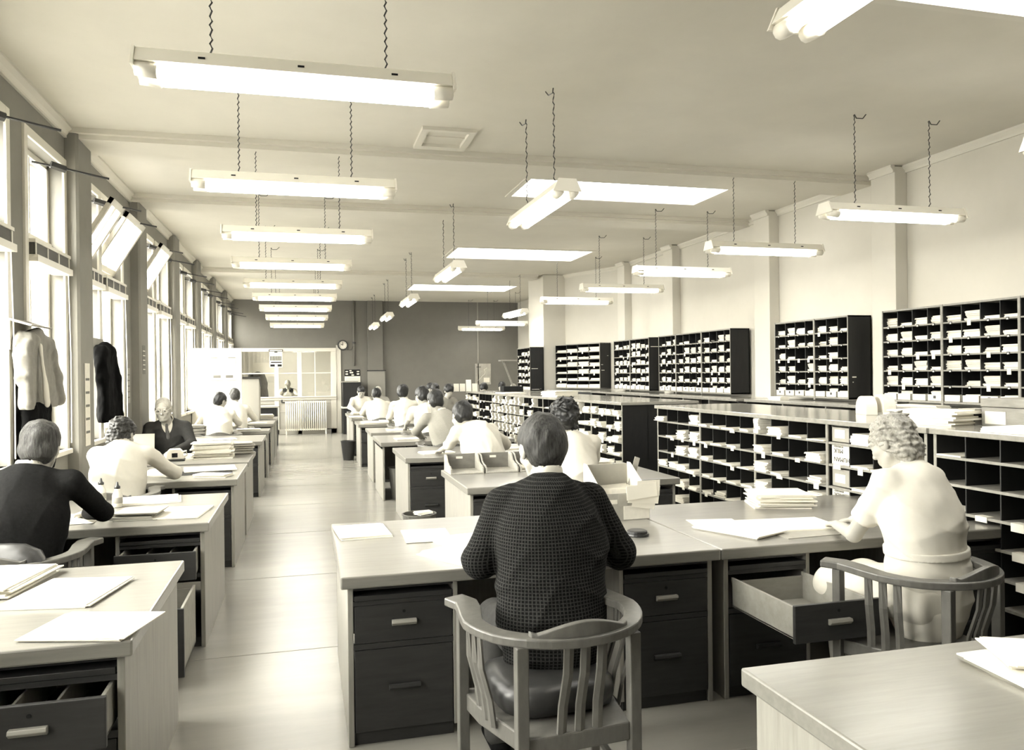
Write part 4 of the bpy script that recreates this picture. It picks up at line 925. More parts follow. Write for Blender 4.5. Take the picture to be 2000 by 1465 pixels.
person('clerk in a white shirt bowed over his desk behind the letter trays', (1.82, 7.80, 0.60), (1.70, 8.02, 1.10), (1.58, 8.12, 1.19), -0.15, (-0.35, -0.55, 0.25),
       ((1.45, 8.12, 0.90), (2.08, 8.20, 0.88)), ((1.42, 8.50, 0.81), (1.98, 8.55, 0.81)), sleeve='rolled', hair='full', hairm=HAIRD, res=0.009, hs=1.14, girth=1.06, wrinkle=0.006, hem=0.04)
person('man in a grey cardigan leaning on his left elbow', (1.80, 9.85, 0.60), (1.70, 10.03, 1.13), (1.62, 10.10, 1.28), -0.1, (-0.3, -0.45, 0.1),
       ((1.38, 10.18, 0.90), (2.05, 10.15, 0.9)), ((1.50, 10.55, 0.81), (1.90, 10.6, 0.81)), top=GREYC, hair='full', hairm=HAIRD, hs=1.1, res=0.010, sh=0.2, girth=1.06, collar=WHITEC, wrinkle=0.003, hem=0.05)
person('dark-haired man in a white short-sleeved shirt just past the grey cardigan', (1.80, 11.62, 0.60), (1.74, 11.78, 1.15), (1.70, 11.84, 1.305), -0.15, (-0.5, -0.4, 0.1),
       ((1.48, 11.85, 0.92), (2.05, 11.9, 0.9)), ((1.5, 12.25, 0.81), (1.9, 12.3, 0.81)), sleeve='short', hair='full', res=0.011, girth=1.02)
person('man in a cream sweater sitting upright, his head turned aside', (1.70, 13.68, 0.60), (1.68, 13.78, 1.17), (1.66, 13.83, 1.32), -0.05, (0.3, -0.15, 0),
       ((1.42, 13.88, 0.9), (1.96, 13.88, 0.9)), ((1.48, 14.3, 0.81), (1.85, 14.32, 0.81)), top=CREAMC, hair='full', res=0.011, girth=1.02, collar=WHITEC)
person('broad-backed man in a white shirt at the far middle desk', (1.42, 15.70, 0.60), (1.40, 15.86, 1.10), (1.38, 15.93, 1.245), 0, (0, -0.35, 0),
       ((1.10, 15.95, 0.88), (1.70, 15.95, 0.88)), ((1.2, 16.35, 0.81), (1.6, 16.35, 0.81)), hair='short', res=0.012, sh=0.2, girth=1.15)
person('man in a white shirt and dark tie facing the camera at the far desk', (1.27, 19.15, 0.60), (1.28, 19.08, 1.10), (1.29, 19.0, 1.235), PI, (PI, -0.45, 0),
       ((1.56, 18.95, 0.88), (1.02, 18.95, 0.88)), ((1.45, 18.6, 0.81), (1.12, 18.6, 0.81)), hair='short', res=0.011, tie=MATS['black_cloth'])
person('balding clerk at the far desk mostly hidden by the broad-backed man', (1.72, 19.2, 0.60), (1.70, 19.15, 1.10), (1.69, 19.06, 1.24), PI, (PI+0.3, -0.35, 0),
       ((2.0, 19.0, 0.88), (1.45, 19.0, 0.88)), ((1.9, 18.65, 0.81), (1.55, 18.65, 0.81)), hair='bald', hairm=HAIRG, res=0.013, top=GREYC)
STO = []
for lab, x, y, z, yw, hd, hs, hm, tp, dx in (
        ('dark-haired clerk facing the camera, the one nearest the aisle of the far trio', 3.08, 19.9, 1.27, PI, (PI+0.1, -0.35, 0), 'full', HAIRD, WHITEC, 0), ('clerk in a white shirt in the middle of the far trio', 2.90, 18.0, 1.275, PI, (PI-0.1, -0.4, 0), 'full', HAIRD, WHITEC, 0),
        ('clerk in grey over white leaning at the far end of the far counter', 2.82, 15.75, 1.285, PI-0.5, (PI-0.2, -0.45, 0), 'full', HAIRD, GREYC, 0),
        ('dark-haired clerk showing only a head before the wall map', 4.05, 18.0, 1.27, PI, (PI+0.2, -0.4, 0), 'full', HAIRD, WHITEC, 0), ('clerk with short dark hair showing only a head right of the wall map', 4.78, 19.2, 1.29, PI, (PI+0.6, -0.2, 0), 'short', HAIRD, GREYC, 0),
        ('bald clerk showing only a pale head beside the dark narrow bookcase', 4.84, 18.3, 1.265, PI, (PI+0.5, -0.35, 0), 'bald', HAIRG, GREYC, 0)):
    u = nv(math.sin(yw), math.cos(yw), 0); r_ = nv(math.cos(yw), -math.sin(yw), 0); H = nv(x, y, z); N = H-u*0.09-UP*0.14; P = N-u*0.10; P[2] = 0.60
    person(lab, P, N, H, yw, hd, (N+u*0.1-r_*0.27-UP*0.28, N+u*0.1+r_*0.27-UP*0.28), (N+u*0.4-r_*0.14-UP*0.33, N+u*0.4+r_*0.14-UP*0.33), top=tp, hair=hs, hairm=hm, res=0.013)
    t = thing('stool', 'plain stool under the ' + ' '.join(lab.split()[:9]), 'stool', (P[0], P[1], 0), 0, 'stools')
    MB().lathe([(0, 0.44), (0.16, 0.44), (0.165, 0.455), (0.16, 0.47), (0, 0.47)], 18).build('seat', CHAIRW, t)
    for a in range(4): MB().tube([(0.10*math.cos(a*PI/2+.8), 0.10*math.sin(a*PI/2+.8), 0.45), (0.15*math.cos(a*PI/2+.8), 0.15*math.sin(a*PI/2+.8), 0)], 0.015, 6).build('leg', CHAIRW, t)
person('man in shirtsleeves and a dark waistcoat inside the glazed office', (-0.50, 25.2, 0.72), (-0.50, 25.13, 1.23), (-0.51, 25.04, 1.395), PI, (PI+0.1, -0.25, 0),
       ((-0.22, 25.0, 1.02), (-0.78, 25.0, 1.02)), ((-0.36, 24.65, 0.99), (-0.64, 24.65, 0.99)), hair='bald', hairm=HAIRG, res=0.011, vest=SUITC, glasses=True, seat_z=0.6)

# ------------------------------------------------------------------ hanging clothes
def hung(label, name, x, y, ztop, zbot, m, spread, cat, sleeves=True, open_=False, taper=1.0, nz=0.012):
    """a garment hanging against the window wall: flat in x, spread along y"""
    b = (x, y, ztop); F = Field((x-0.14, y-spread*taper-0.2, zbot-0.08), (x+0.3, y+spread*taper+0.2, ztop+0.1), 0.009); fx = nv(1, 0, 0)
    F.cap((x+.06, y-spread*0.55, ztop-0.07), (x+.06, y+spread*0.55, ztop-0.07), .06, .06, .05); F.cap((x+.06, y, ztop-0.03), (x+.06, y, ztop-0.05), .06, .06, .05)
    for k in range(5):
        u = -1+0.5*k; F.cap((x+.06, y+u*spread*0.5, ztop-0.1), (x+.07+0.015*math.cos(3*k), y+u*spread*0.72*taper, zbot+0.02*(k % 2)+0.05), .075, .085, .05, 0.6, fx)
    if sleeves:
        for s in (-1, 1): F.cap((x+.06, y+s*spread*0.68, ztop-0.09), (x+.09, y+s*(spread*0.93), ztop-0.32), .06, .055, .025); F.cap((x+.09, y+s*spread*0.93, ztop-0.32), (x+.12, y+s*spread*0.95, zbot+0.05), .052, .046, .02)
    F.noise(nz, 30, 21, (1, 1, 0.22)); F.noise(nz*0.3, 90, 4, (1, 1, 0.4))
    F.V[:, :, F.ax[2] < zbot] = 0.1
    if open_: F.cap((x+.2, y-0.03, ztop-0.02), (x+.2, y+0.01, zbot), .05, .10, .01, cut=True)
    F.V[F.ax[0] < XL+0.012] = 0.1
    o = fobj(F, name, m, None, b); o.location = b; return tag(o, label, cat)
j = hung('pale tan jacket hanging on the peg board by the first window', 'hanging_jacket', XL+0.03, 6.30, 1.97, 1.43, TANC, 0.36, 'jacket', True)
F = Field((XL, 6.0, 1.4), (XL+0.3, 6.4, 2.0), 0.008); F.cap((XL+.165, 6.17, 1.86), (XL+.195, 6.20, 1.47), .022, .032, .01, 0.5, nv(1, 0, 0)); F.noise(0.006, 40, 2, (1, 1, .3)); fobj(F, 'lining', WHITEC, j, (XL+0.03, 6.30, 1.97))
hung('dark trousers hanging below the pale jacket', 'hanging_trousers', XL+0.03, 6.28, 1.50, 0.98, BLACKC, 0.26, 'trousers', False, nz=0.016)
hung('long black coat hanging on the small peg board between the windows', 'hanging_coat', XL+0.03, 8.36, 1.96, 1.22, BLACKC, 0.26, 'coat', True, taper=1.2)
o = hung('dark jacket hanging inside the glazed office', 'hanging_jacket', -1.35, 24.2, 1.75, 0.98, BLACKC, 0.26, 'jacket', True); o.rotation_euler = (0, 0, PI/2)
t = thing('coat_stand', 'slim stand holding the dark jacket in the glazed office', 'coat stand', (-1.30, 24.27, 0)); MB().tube([(0, 0, 0), (0, 0, 1.78)], 0.015, 8).build('pole', CHAIRW, t); MB().lathe([(0, 0), (0.2, 0), (0.2, 0.02), (0, 0.02)], 16).build('base', CHAIRW, t)
# ------------------------------------------------------------------ papers, boxes and small things
def folder(name, label, x, y, rot, w, d, n, th=0.006, z=0.76, m=PAPER, jit=0.008, seed=0, fan=0.0, cat='papers', group='papers on the desks'):
    r = random.Random(seed*31+7); mb = MB(); zz = 0.0008
    for i in range(n):
        h = th*r.uniform(0.7, 1.2)
        mb.slab(r.uniform(-jit, jit)*n**0.3, r.uniform(-jit, jit)*n**0.3, zz, zz+h*0.92, w*r.uniform(0.97, 1), d*r.uniform(0.97, 1), r.uniform(-1, 1)*(0.02+fan)); zz += h
    o = mb.build(name, m, None); o.location = (x, y, z); o.rotation_euler = (0, 0, rot)
    return tag(o, label, cat, group)
F = folder
F('folder', 'flat white folder at the near aisle corner of the nearest window-side desk', -0.73, 3.06, -0.28, 0.36, 0.30, 3, 0.004, seed=1)
F('folder', 'middle white folder on the nearest window-side desk', -0.94, 3.57, -0.2, 0.34, 0.42, 3, 0.005, seed=2)
F('paper_stack', 'thick dog-eared paper stack cut by the frame on the nearest window-side desk', -1.30, 3.80, -0.15, 0.36, 0.44, 7, 0.006, seed=3, m=PAPER2, jit=0.012)
F('folder', 'white folder at the aisle corner of the glue bottle desk', -0.78, 5.48, -0.12, 0.30, 0.46, 2, 0.005, seed=4)
F('paper_stack', 'buff paper wad beside the dark sweater man\'s elbow', -1.02, 5.40, -0.1, 0.26, 0.26, 6, 0.008, seed=5, m=PAPERD, jit=0.012)
F('folder', 'curling white folder behind the glue bottles', -1.08, 6.08, 0.15, 0.40, 0.34, 3, 0.006, seed=6)
F('paper_sheet', 'loose sheet in front of the dark sweater man', -1.42, 5.45, 0.05, 0.34, 0.40, 2, 0.002, seed=7)
F('folder', 'white folder on a dark blotter at the light shirt woman\'s elbow', -0.88, 7.95, 0.15, 0.46, 0.42, 3, 0.006, seed=8)
F('folder', 'narrow fold-over file at the aisle corner of the light shirt woman\'s desk', -0.78, 7.40, -0.4, 0.30, 0.16, 4, 0.006, seed=9, m=PAPER2)
F('paper_sheet', 'loose sheets piled on the window end of the light shirt woman\'s desk', -1.68, 8.1, 0.1, 0.40, 0.30, 6, 0.006, seed=10)
F('file_stack', 'tall stack of files on the dark suited man\'s desk', -0.97, 9.10, 0.05, 0.40, 0.26, 15, 0.0115, seed=11, fan=0.04, m=PAPER2, jit=0.012)
F('file_stack', 'second file stack behind the tall one on the dark suited man\'s desk', -0.70, 9.44, 0.12, 0.24, 0.26, 13, 0.0105, seed=12, fan=0.05, m=PAPERD, jit=0.01)
F('paper_stack', 'short paper pile between the dispenser and the tall file stack', -1.24, 9.22, 0.0, 0.16, 0.24, 6, 0.006, seed=13)
F('paper_sheet', 'white papers on the desk beyond the dark suited man', -1.2, 11.7, 0.2, 0.5, 0.3, 2, 0.004, seed=14)
F('paper_sheet', 'small folder at the aisle end of the first white-shirted man\'s desk', -0.9, 13.55, 0.1, 0.36, 0.2, 3, 0.008, seed=15)
F('paper_sheet', 'papers beside the second white-shirted man\'s elbow', -0.95, 15.5, 0.1, 0.5, 0.3, 2, 0.006, seed=16)
F('paper_stack', 'mounded papers on the last window-side desk', -0.8, 17.2, 0.1, 0.3, 0.4, 8, 0.012, seed=17, m=PAPER2)
F('paper_stack', 'files leaning near the window before the white cupboard', -1.72, 12.9, 0.3, 0.4, 0.3, 12, 0.013, z=0.76, seed=18, m=PAPERD, fan=0.05)
# tweed man's desk
F('folder', 'white folder at the aisle corner of the tweed man\'s desk', 0.30, 4.47, 0.06, 0.28, 0.36, 3, 0.005, seed=20)
F('paper_sheet', 'loose white sheet further in on the tweed man\'s desk', 0.64, 4.27, -0.02, 0.25, 0.34, 2, 0.003, seed=21)
F('paper_sheet', 'rumpled white papers left of the tweed man\'s arm', 0.83, 4.05, 0.25, 0.34, 0.26, 3, 0.006, seed=22, fan=0.1)
F('paper_sheet', 'white file under the tweed man\'s left elbow', 0.72, 3.74, 0.55, 0.24, 0.36, 4, 0.005, seed=23)
# woman's desk
F('folder', 'white folder lying askew on the seam between the two front desks', 2.30, 3.87, 0.42, 0.26, 0.42, 3, 0.006, seed=24)
F('paper_sheet', 'loose paper behind the askew folder', 2.29, 4.12, -0.2, 0.28, 0.2, 1, 0.003, seed=25)
F('file_stack', 'thick stack of white files at the back of the blouse woman\'s desk', 2.98, 4.52, -0.30, 0.36, 0.30, 10, 0.0095, seed=26, fan=0.05)
F('folder', 'open white file the blouse woman is writing on', 2.64, 3.92, -0.12, 0.52, 0.34, 2, 0.005, seed=27)
F('folder', 'grey edged blotter under the open white file', 2.66, 3.76, 0.05, 0.50, 0.30, 1, 0.003, seed=28, m=PAPERD, z=0.7595)
F('paper_sheet', 'white sheet to the right of the blouse woman', 3.40, 3.80, 0.1, 0.34, 0.26, 2, 0.003, seed=29)
F('paper_stack', 'fanned papers on the corner desk nearest the camera', 2.02, 1.80, -0.1, 0.24, 0.30, 4, 0.006, seed=30, fan=0.12)
F('folder', 'sharp-cornered top file of the corner desk pile', 2.08, 1.86, -0.5, 0.22, 0.26, 3, 0.004, seed=31, z=0.7855, fan=0.08)
# middle desks
for i, (x, y, rot, wd, d, n, lab) in enumerate([
        (1.42, 8.75, 0.1, 0.36, 0.28, 2, 'papers by the left hand of the white-shirted tray clerk'), (2.22, 8.9, 0.1, 0.3, 0.26, 3, 'papers by the right arm of the white-shirted tray clerk'),
        (1.35, 10.75, 0.05, 0.36, 0.26, 2, 'white papers beside the grey cardigan man\'s elbow'), (1.5, 12.5, 0.0, 0.55, 0.3, 2, 'papers on the desk before the short-sleeved man'),
        (1.3, 14.6, 0.05, 0.6, 0.4, 4, 'broad ledger papers on the desk with the slim bin'), (1.55, 14.95, 0.0, 0.4, 0.2, 5, 'second ledger pile on the desk with the slim bin'),
        (1.15, 16.7, 0.0, 0.5, 0.4, 4, 'white sheets on the broad-backed man\'s desk'), (1.25, 17.9, 0.1, 0.5, 0.3, 9, 'papers heaped before the man in the dark tie')]):
    F('paper_stack', lab, x, y, rot, wd, d, n, 0.006, seed=40+i)
# counter tops
F('paper_stack', 'heavy paper stack on the nearest counter top', 3.98, 4.28, 0.25, 0.36, 0.46, 8, 0.012, z=1.28, seed=50, jit=0.012, fan=0.03)
F('paper_stack', 'white papers at the frame edge on the nearest counter top', 3.85, 3.45, 0.1, 0.3, 0.4, 3, 0.01, z=1.28, seed=51)
F('paper_stack', 'long slanting papers on the far counter top', 3.72, 11.3, 0.5, 0.5, 0.3, 6, 0.015, z=1.28, seed=52, fan=0.06)
F('paper_stack', 'small pile of papers midway along the far counter top', 3.55, 13.6, 0.1, 0.4, 0.5, 2, 0.012, z=1.28, seed=53)
F('paper_stack', 'low papers on the base counter beneath the widest bookcase', 5.62, 6.2, 0.0, 0.16, 0.5, 2, 0.010, z=1.28, seed=54)
F('paper_stack', 'folded bundle at the far end of the widest bookcase\'s base counter', 5.60, 8.5, 0.0, 0.12, 0.25, 3, 0.012, z=1.28, seed=55)
# upright white sheet held in front of the woman by the windows
o = MB().box(-0.19, 0.19, -0.002, 0.002, 0, 0.31).build('display_sheet', PAPER, None); o.location = (-1.67, 8.62, 0.762); o.rotation_euler = (-0.12, 0, 0.03)
tag(o, 'large white sheet propped upright before the dark suited man', 'papers')
o = MB().slab(0, 0, 0.0006, 0.003, 0.52, 0.30, 0).build('blotter', INK, None); o.location = (-0.92, 7.72, 0.76); o.rotation_euler = (0, 0, 0.12); tag(o, 'thin dark blotter sticking out from under the white folder', 'blotter')
o['label'] = 'thin dark blotter sticking out from under the elbow-side white folder'
# tape dispenser on the suited man's desk
t = thing('desk_dispenser', 'pale desk dispenser with a square dark window beside the upright sheet', 'dispenser', (-1.33, 8.92, 0.76), 0.1)
MB().prism([(-0.09, 0.02), (0.09, 0.02), (0.075, 0.10), (0.05, 0.125), (-0.05, 0.125), (-0.075, 0.10)], -0.05, 0.07, 'y').build('body', METALW, t, bevel=0.006)
MB().box(-0.028, 0.028, -0.053, -0.05, 0.04, 0.085).build('window', INK, t); MB().box(-0.10, 0.10, -0.07, 0.09, 0, 0.02).build('base', METALD, t, bevel=0.006)
MB().tube([(0.07, 0, 0.09), (0.11, 0, 0.10), (0.12, 0, 0.06), (0.09, 0, 0.04)], 0.01, 8).build('handle', METALW, t, smooth=True)
# glue bottles
GLUE = mat('glue_bottle_glass', 0.82, 0.15, 0.6)
for x, y, sc, lab in ((-1.24, 5.86, 1.0, 'clear glue bottle with a dark pointed cap, nearer of the two'), (-1.40, 6.12, 1.0, 'second glue bottle further back by the window')):
    t = thing('glue_bottle', lab, 'bottle', (x, y, 0.76), 0, 'glue bottles')
    MB().lathe([(0.0, 0.002), (0.031, 0.002), (0.033, 0.01), (0.033, 0.085), (0.026, 0.10), (0.019, 0.115), (0.017, 0.128), (0.0, 0.128)], 18).build('bottle_body', GLUE, t, smooth=True)
    MB().lathe([(0.0, 0.128), (0.019, 0.128), (0.019, 0.142), (0.010, 0.150), (0.006, 0.172), (0.0, 0.174)], 14).build('cap', METALD, t, smooth=True)
    MB().lathe([(0.0332, 0.03), (0.0338, 0.031), (0.0338, 0.069), (0.0332, 0.07)], 18).build('label_band', PAPERD, t, smooth=True)
# letter trays on the middle desk
TRAYW = mat('letter_tray_wood', 0.62, 0.45, 0.35, grain=0.2, gscale=(6, 2, 6), nscale=5)
TRAYD = mat('letter_tray_back', 0.44, 0.5, 0.3, grain=0.2, gscale=(2, 6, 6), nscale=5)
def tray(x, label):
    t = thing('letter_tray', label, 'tray', (x, 6.78, 0.76), 0, 'wooden letter trays')
    MB().box(-0.15, 0.15, 0, 0.34, 0, 0.014).build('base', TRAYW, t, bevel=0.003)
    MB().box(-0.15, 0.15, 0.325, 0.34, 0.014, 0.15).build('back', TRAYD, t, bevel=0.003)
    for sx in (-0.15, 0.136):
        MB().prism([(0, 0.012), (0.34, 0.012), (0.34, 0.15), (0.25, 0.15), (0.215, 0.135), (0.17, 0.09), (0.10, 0.07), (0.04, 0.066), (0.03, 0.052), (0, 0.05)], sx, sx+0.014, 'x').build('side', TRAYW, t, bevel=0.002)
    MB().box(-0.04, 0.02, 0.3225, 0.3248, 0.105, 0.125).build('label_card', CARDW, t)
tray(1.37, 'wooden letter tray at the aisle end of the tray row'); tray(1.685, 'empty letter tray with a white card on its back, second from the aisle')
tray(2.0, 'letter tray beside the tweed man\'s head'); tray(2.52, 'letter tray with papers beyond the curly-haired woman')
F('paper_stack', 'papers lying in the letter tray by the tweed man\'s head', 2.0, 6.93, 0, 0.24, 0.2, 3, 0.006, z=0.775, seed=60)
F('paper_stack', 'overflowing papers in the tray beyond the curly-haired woman', 2.55, 6.86, 0.05, 0.30, 0.24, 9, 0.007, z=0.775, seed=61, fan=0.08)
# file box with letters on the tweed man's desk
t = thing('file_box', 'open box with patched front and envelopes spilling out, beside the tweed man', 'box', (1.84, 4.36, 0.76), 0.03)
BOXM = mat('grey_board', 0.60, 0.8, 0.15, noise=0.15, nscale=14)
MB().box(-0.15, 0.15, -0.005, 0.0, 0, 0.16).build('front_panel', BOXM, t); MB().box(-0.15, 0.15, 0.30, 0.306, 0, 0.30).build('back_panel', PAPERD, t)
for sx in (-0.15, 0.145): MB().prism([(0, 0), (0.3, 0), (0.3, 0.31), (0.26, 0.31), (0.02, 0.17), (0, 0.16)], sx, sx+0.006, 'x').build('side_panel', PAPER, t)
MB().box(-0.15, 0.15, 0, 0.3, 0, 0.005).build('base', BOXM, t)
MB().box(-0.02, 0.148, -0.007, -0.005, 0.004, 0.085).build('patch', PAPER2, t); MB().box(-0.145, -0.06, -0.007, -0.005, 0.1, 0.125).build('patch', PAPER2, t); MB().box(-0.055, 0.005, -0.007, -0.005, 0.085, 0.155).build('patch', PAPERD, t)
r = random.Random(5)
for k in range(9):
    o = MB().box(-0.11, 0.11, -0.001, 0.001, -0.005, 0.16+0.01*r.random()).build('envelope', PAPER if k % 2 else PAPER2, None)
    o.location = (1.86+r.uniform(-.02, .03), 4.40+0.025*k, 0.77); o.rotation_euler = (-0.22+r.uniform(-.08, .08), r.uniform(-.08, .05), r.uniform(-.08, .08))
    tag(o, '%s envelope counted from the front of the patched file box' % ORD[k], 'envelope', 'envelopes in the file box')
for k, (rx, ry, zz) in enumerate(((1.93, 4.345, 0.855), (1.95, 4.34, 0.87), (1.955, 4.335, 0.9), (1.94, 4.33, 0.88))):
    o = MB().box(-0.11 if k % 2 else -0.06, 0.09, -0.001, 0.001, -0.025+0.012*k, 0.095).build('envelope', PAPER, None); o.location = (rx, ry, zz); o.rotation_euler = (0.15-0.03*k, 0.16-0.08*k, 0.05)
    tag(o, '%s envelope hanging over the front edge of the patched file box' % ORD[k], 'envelope', 'envelopes in the file box')
o = MB().box(-0.018, 0.018, -0.002, 0.002, 0, 0.33).build('ruler', TRAYW, None); o.location = (1.93, 4.6, 0.79); o.rotation_euler = (-0.15, 0.35, 0); tag(o, 'wooden ruler sticking up out of the file box', 'ruler')
t = thing('ink_pad', 'round black stamp pad by the tweed man\'s right sleeve', 'stamp pad', (1.72, 3.93, 0.76))
MB().lathe([(0, 0), (0.062, 0), (0.064, 0.006), (0.062, 0.014), (0, 0.014)], 22).build('base', METALD, t, smooth=False); MB().lathe([(0, 0.014), (0.054, 0.014), (0.054, 0.026), (0.045, 0.031), (0, 0.031)], 22).build('lid', METALD, t)
# bins
def bin_(label, x, y, r0, r1, h, m):
    t = thing('waste_bin', label, 'bin', (x, y, 0), 0, 'waste bins')
    MB().lathe([(0, 0.0), (r0, 0.0), (r1, h), (r1+0.008, h), (r1+0.008, h+0.012), (r1-0.006, h+0.012), (r1-0.008, h-0.01), (r0-0.008, 0.012), (0, 0.012)], 24).build('bin_body', m, t, smooth=False)
    return t
BINM = mat('bin_metal', 0.36, 0.45, 0.5, noise=0.25, nscale=8)
bin_('wide round waste bin in front of the letter tray desk', 1.02, 7.35, 0.135, 0.155, 0.33, BINM)
bin_('tall tapered bin in the kneehole of the grey cardigan man\'s desk', 1.20, 10.48, 0.10, 0.15, 0.40, BINM)
bin_('slim dark bin standing in the aisle by the desk rows', 0.80, 15.55, 0.10, 0.14, 0.36, METALD)
F('paper_sheet', 'crumpled paper poking out of the wide round bin', 1.06, 7.40, 0.3, 0.16, 0.1, 4, 0.006, z=0.325, seed=70, fan=0.3)
# half-round drum, wooden card boxes on the counter
t = thing('card_drum', 'half-round pale drum of two parts standing on the counter behind the blouse woman', 'file drum', (4.40, 5.35, 1.28), PI/2-0.35)
hp = [(0.13*math.cos(a), 0.05+0.11*math.sin(a)) for a in [PI*i/16 for i in range(17)]]; poly = [(0.13, 0)]+hp+[(-0.13, 0)]
MB().prism(poly, -0.115, -0.02, 'y').build('half_round_board', PAPER2, t, bevel=0.004); MB().prism([(p[0]*0.92, p[1]*0.92) for p in poly], 0.02, 0.11, 'y').build('half_round_board', CARDW, t, bevel=0.004)
MB().box(-0.11, 0.11, -0.02, 0.02, 0, 0.02).build('base', PAPERD, t)
MB().box(-0.05, 0.0, -0.119, -0.115, 0.12, 0.14).build('metal_clip', METALD, t)
t = thing('card_box', 'long wooden card box with a white front label at the frame edge', 'box', (4.12, 3.45, 1.28), 0.0)
MB().box(0, 0.30, 0.0, 0.6, 0, 0.115).build('body', SHELFW, t, bevel=0.004); MB().box(-0.004, 0.304, -0.004, 0.604, 0.118, 0.17).build('lid', SHELFW, t, bevel=0.004); MB().box(-0.004, 0, 0.42, 0.57, 0.012, 0.09).build('label_card', CARDW, t)
t = thing('book_pile', 'small dark bound books between the paper stack and the wooden card box', 'books', (4.10, 4.08, 1.28), 0.1)
MB().box(0, 0.16, 0, 0.12, 0, 0.045).build('book', PAPERD, t); MB().box(0.0, 0.16, 0.0, 0.13, 0.046, 0.08).build('book', INK, t); MB().box(0, 0.15, 0, 0.12, 0.081, 0.10).build('book', PAPERD, t)
# milk boxes stored upside down in the near counter
for k, (lab, txt) in enumerate((('open carton with a paper label in the top row of the near counter', 0), ('upside-down lettered milk carton in the second row of the near counter', 1), ('open carton with a paper label in the third row of the near counter', 0), ('upside-down lettered milk carton in the fourth row of the near counter', 1))):
    z = 1.12-0.159*k+0.001 if k else 1.121; hgt = 0.115 if k == 0 else 0.136
    t = thing('carton', lab, 'box', (3.685, 4.835, z), 0, 'cartons in the near counter')
    bm_ = MB()
    if txt: bm_.box(0, 0.24, -0.095, 0.095, 0, hgt)
    else: bm_.box(0, 0.004, -0.095, 0.095, 0, hgt-0.01).box(0.236, 0.24, -0.095, 0.095, 0, hgt).box(0, 0.24, -0.095, -0.091, 0, hgt).box(0, 0.24, 0.091, 0.095, 0, hgt).box(0, 0.24, -0.095, 0.095, 0, 0.004).box(0.01, 0.2, -0.085, 0.085, 0.004, hgt-0.012)
    bm_.build('carton_body', PAPER2 if txt else PAPERD, t)
    if txt:
        for s, sz, zz, yy in (('HUMAN', 0.046, 0.038, -0.012), ('MILK', 0.046, 0.098, 0.022), ('POWDERED', 0.018, 0.128, 0.02)):
            text_mesh('lettering', s, sz, INK, t, (-0.0008, yy, zz), (PI/2, PI, -PI/2))
    else: MB().box(-0.002, 0, -0.05, 0.06, 0.03, 0.09).build('label_card', PAPER, t)
# ------------------------------------------------------------------ end of the room
t = thing('radiator', 'cream column radiator under the office window', 'radiator', (-0.54, 22.72, 0))
for i in range(20):
    x = 0.03+i*0.0565; m = MB()
    for dy in (0.0, 0.07): m.tube([(x, dy, 0.12), (x, dy, 0.91)], 0.0125, 8)
    m.tube([(x, -0.01, 0.91), (x, 0.08, 0.91)], 0.02, 8).tube([(x, -0.01, 0.13), (x, 0.08, 0.13)], 0.02, 8); m.build('section', METALW, t, smooth=True)
MB().tube([(0.0, 0.03, 0.14), (1.13, 0.03, 0.14)], 0.02, 8).build('header_pipe', METALW, t); MB().tube([(0.0, 0.03, 0.9), (1.13, 0.03, 0.9)], 0.02, 8).build('header_pipe', METALW, t)
for x in (0.03, 1.1): MB().box(x-0.015, x+0.015, -0.01, 0.08, 0, 0.13).build('foot', METALW, t)
MB().tube([(1.1, 0.03, 0.14), (1.25, 0.03, 0.14), (1.25, 0.03, 0.0)], 0.018, 8).tube([(0, 0.03, 0.9), (-0.08, 0.03, 0.9), (-0.08, 0.03, 0.98)], 0.025, 8).build('pipe', METALD, t)
t = thing('wall_clock', 'round wall clock with a dark rim right of the office window', 'clock', (1.06, YE-0.06, 2.50))
def disc(r0, r1, m, nm, y): MB().lathe([(r0, 0), (r1, 0), (r1, 0.03), (r0, 0.03)], 32, ring=r0 > 0).build(nm, m, t).matrix_local = Matrix.Translation((0, y, 0)) @ Matrix.Rotation(-PI/2, 4, 'X')
disc(0.0, 0.115, CARDW, 'dial', 0.03); disc(0.112, 0.15, METALD, 'rim', 0.012)
MB().box(-0.008, 0.008, 0.005, 0.008, 0, 0.085).build('hand', INK, t, loc=(0, 0.012, 0)); h = MB().box(-0.008, 0.008, 0.003, 0.006, 0, 0.065).build('hand', INK, t, loc=(0, 0.012, 0)); h.rotation_euler = (0, -1.05, 0)
m = MB()
for k in range(12):
    a = k*PI/6; m.slab(0.095*math.sin(a), 0.095*math.cos(a), 0, 0.002, 0.008, 0.022, -a)
m.build('hour_marks', INK, t).matrix_local = Matrix.Translation((0, 0.028, 0)) @ Matrix.Rotation(PI/2, 4, 'X')
t = thing('conduit', 'vertical conduit pipe with a dark knob on the end wall', 'pipe', (1.37, YE-0.03, 0))
MB().tube([(0, 0, 1.9), (0, 0, ZC)], 0.03, 8).build('pipe', DARKWALL, t, smooth=True); MB().lathe([(0, 0), (0.045, 0), (0.045, 0.05), (0, 0.05)], 14).build('knob', METALD, t, loc=(0, -0.04, 2.54)); MB().tube([(0, -0.02, 2.5), (-0.08, -0.02, 2.36), (-0.2, -0.02, 2.38)], 0.006, 6).build('wire', METALD, t)
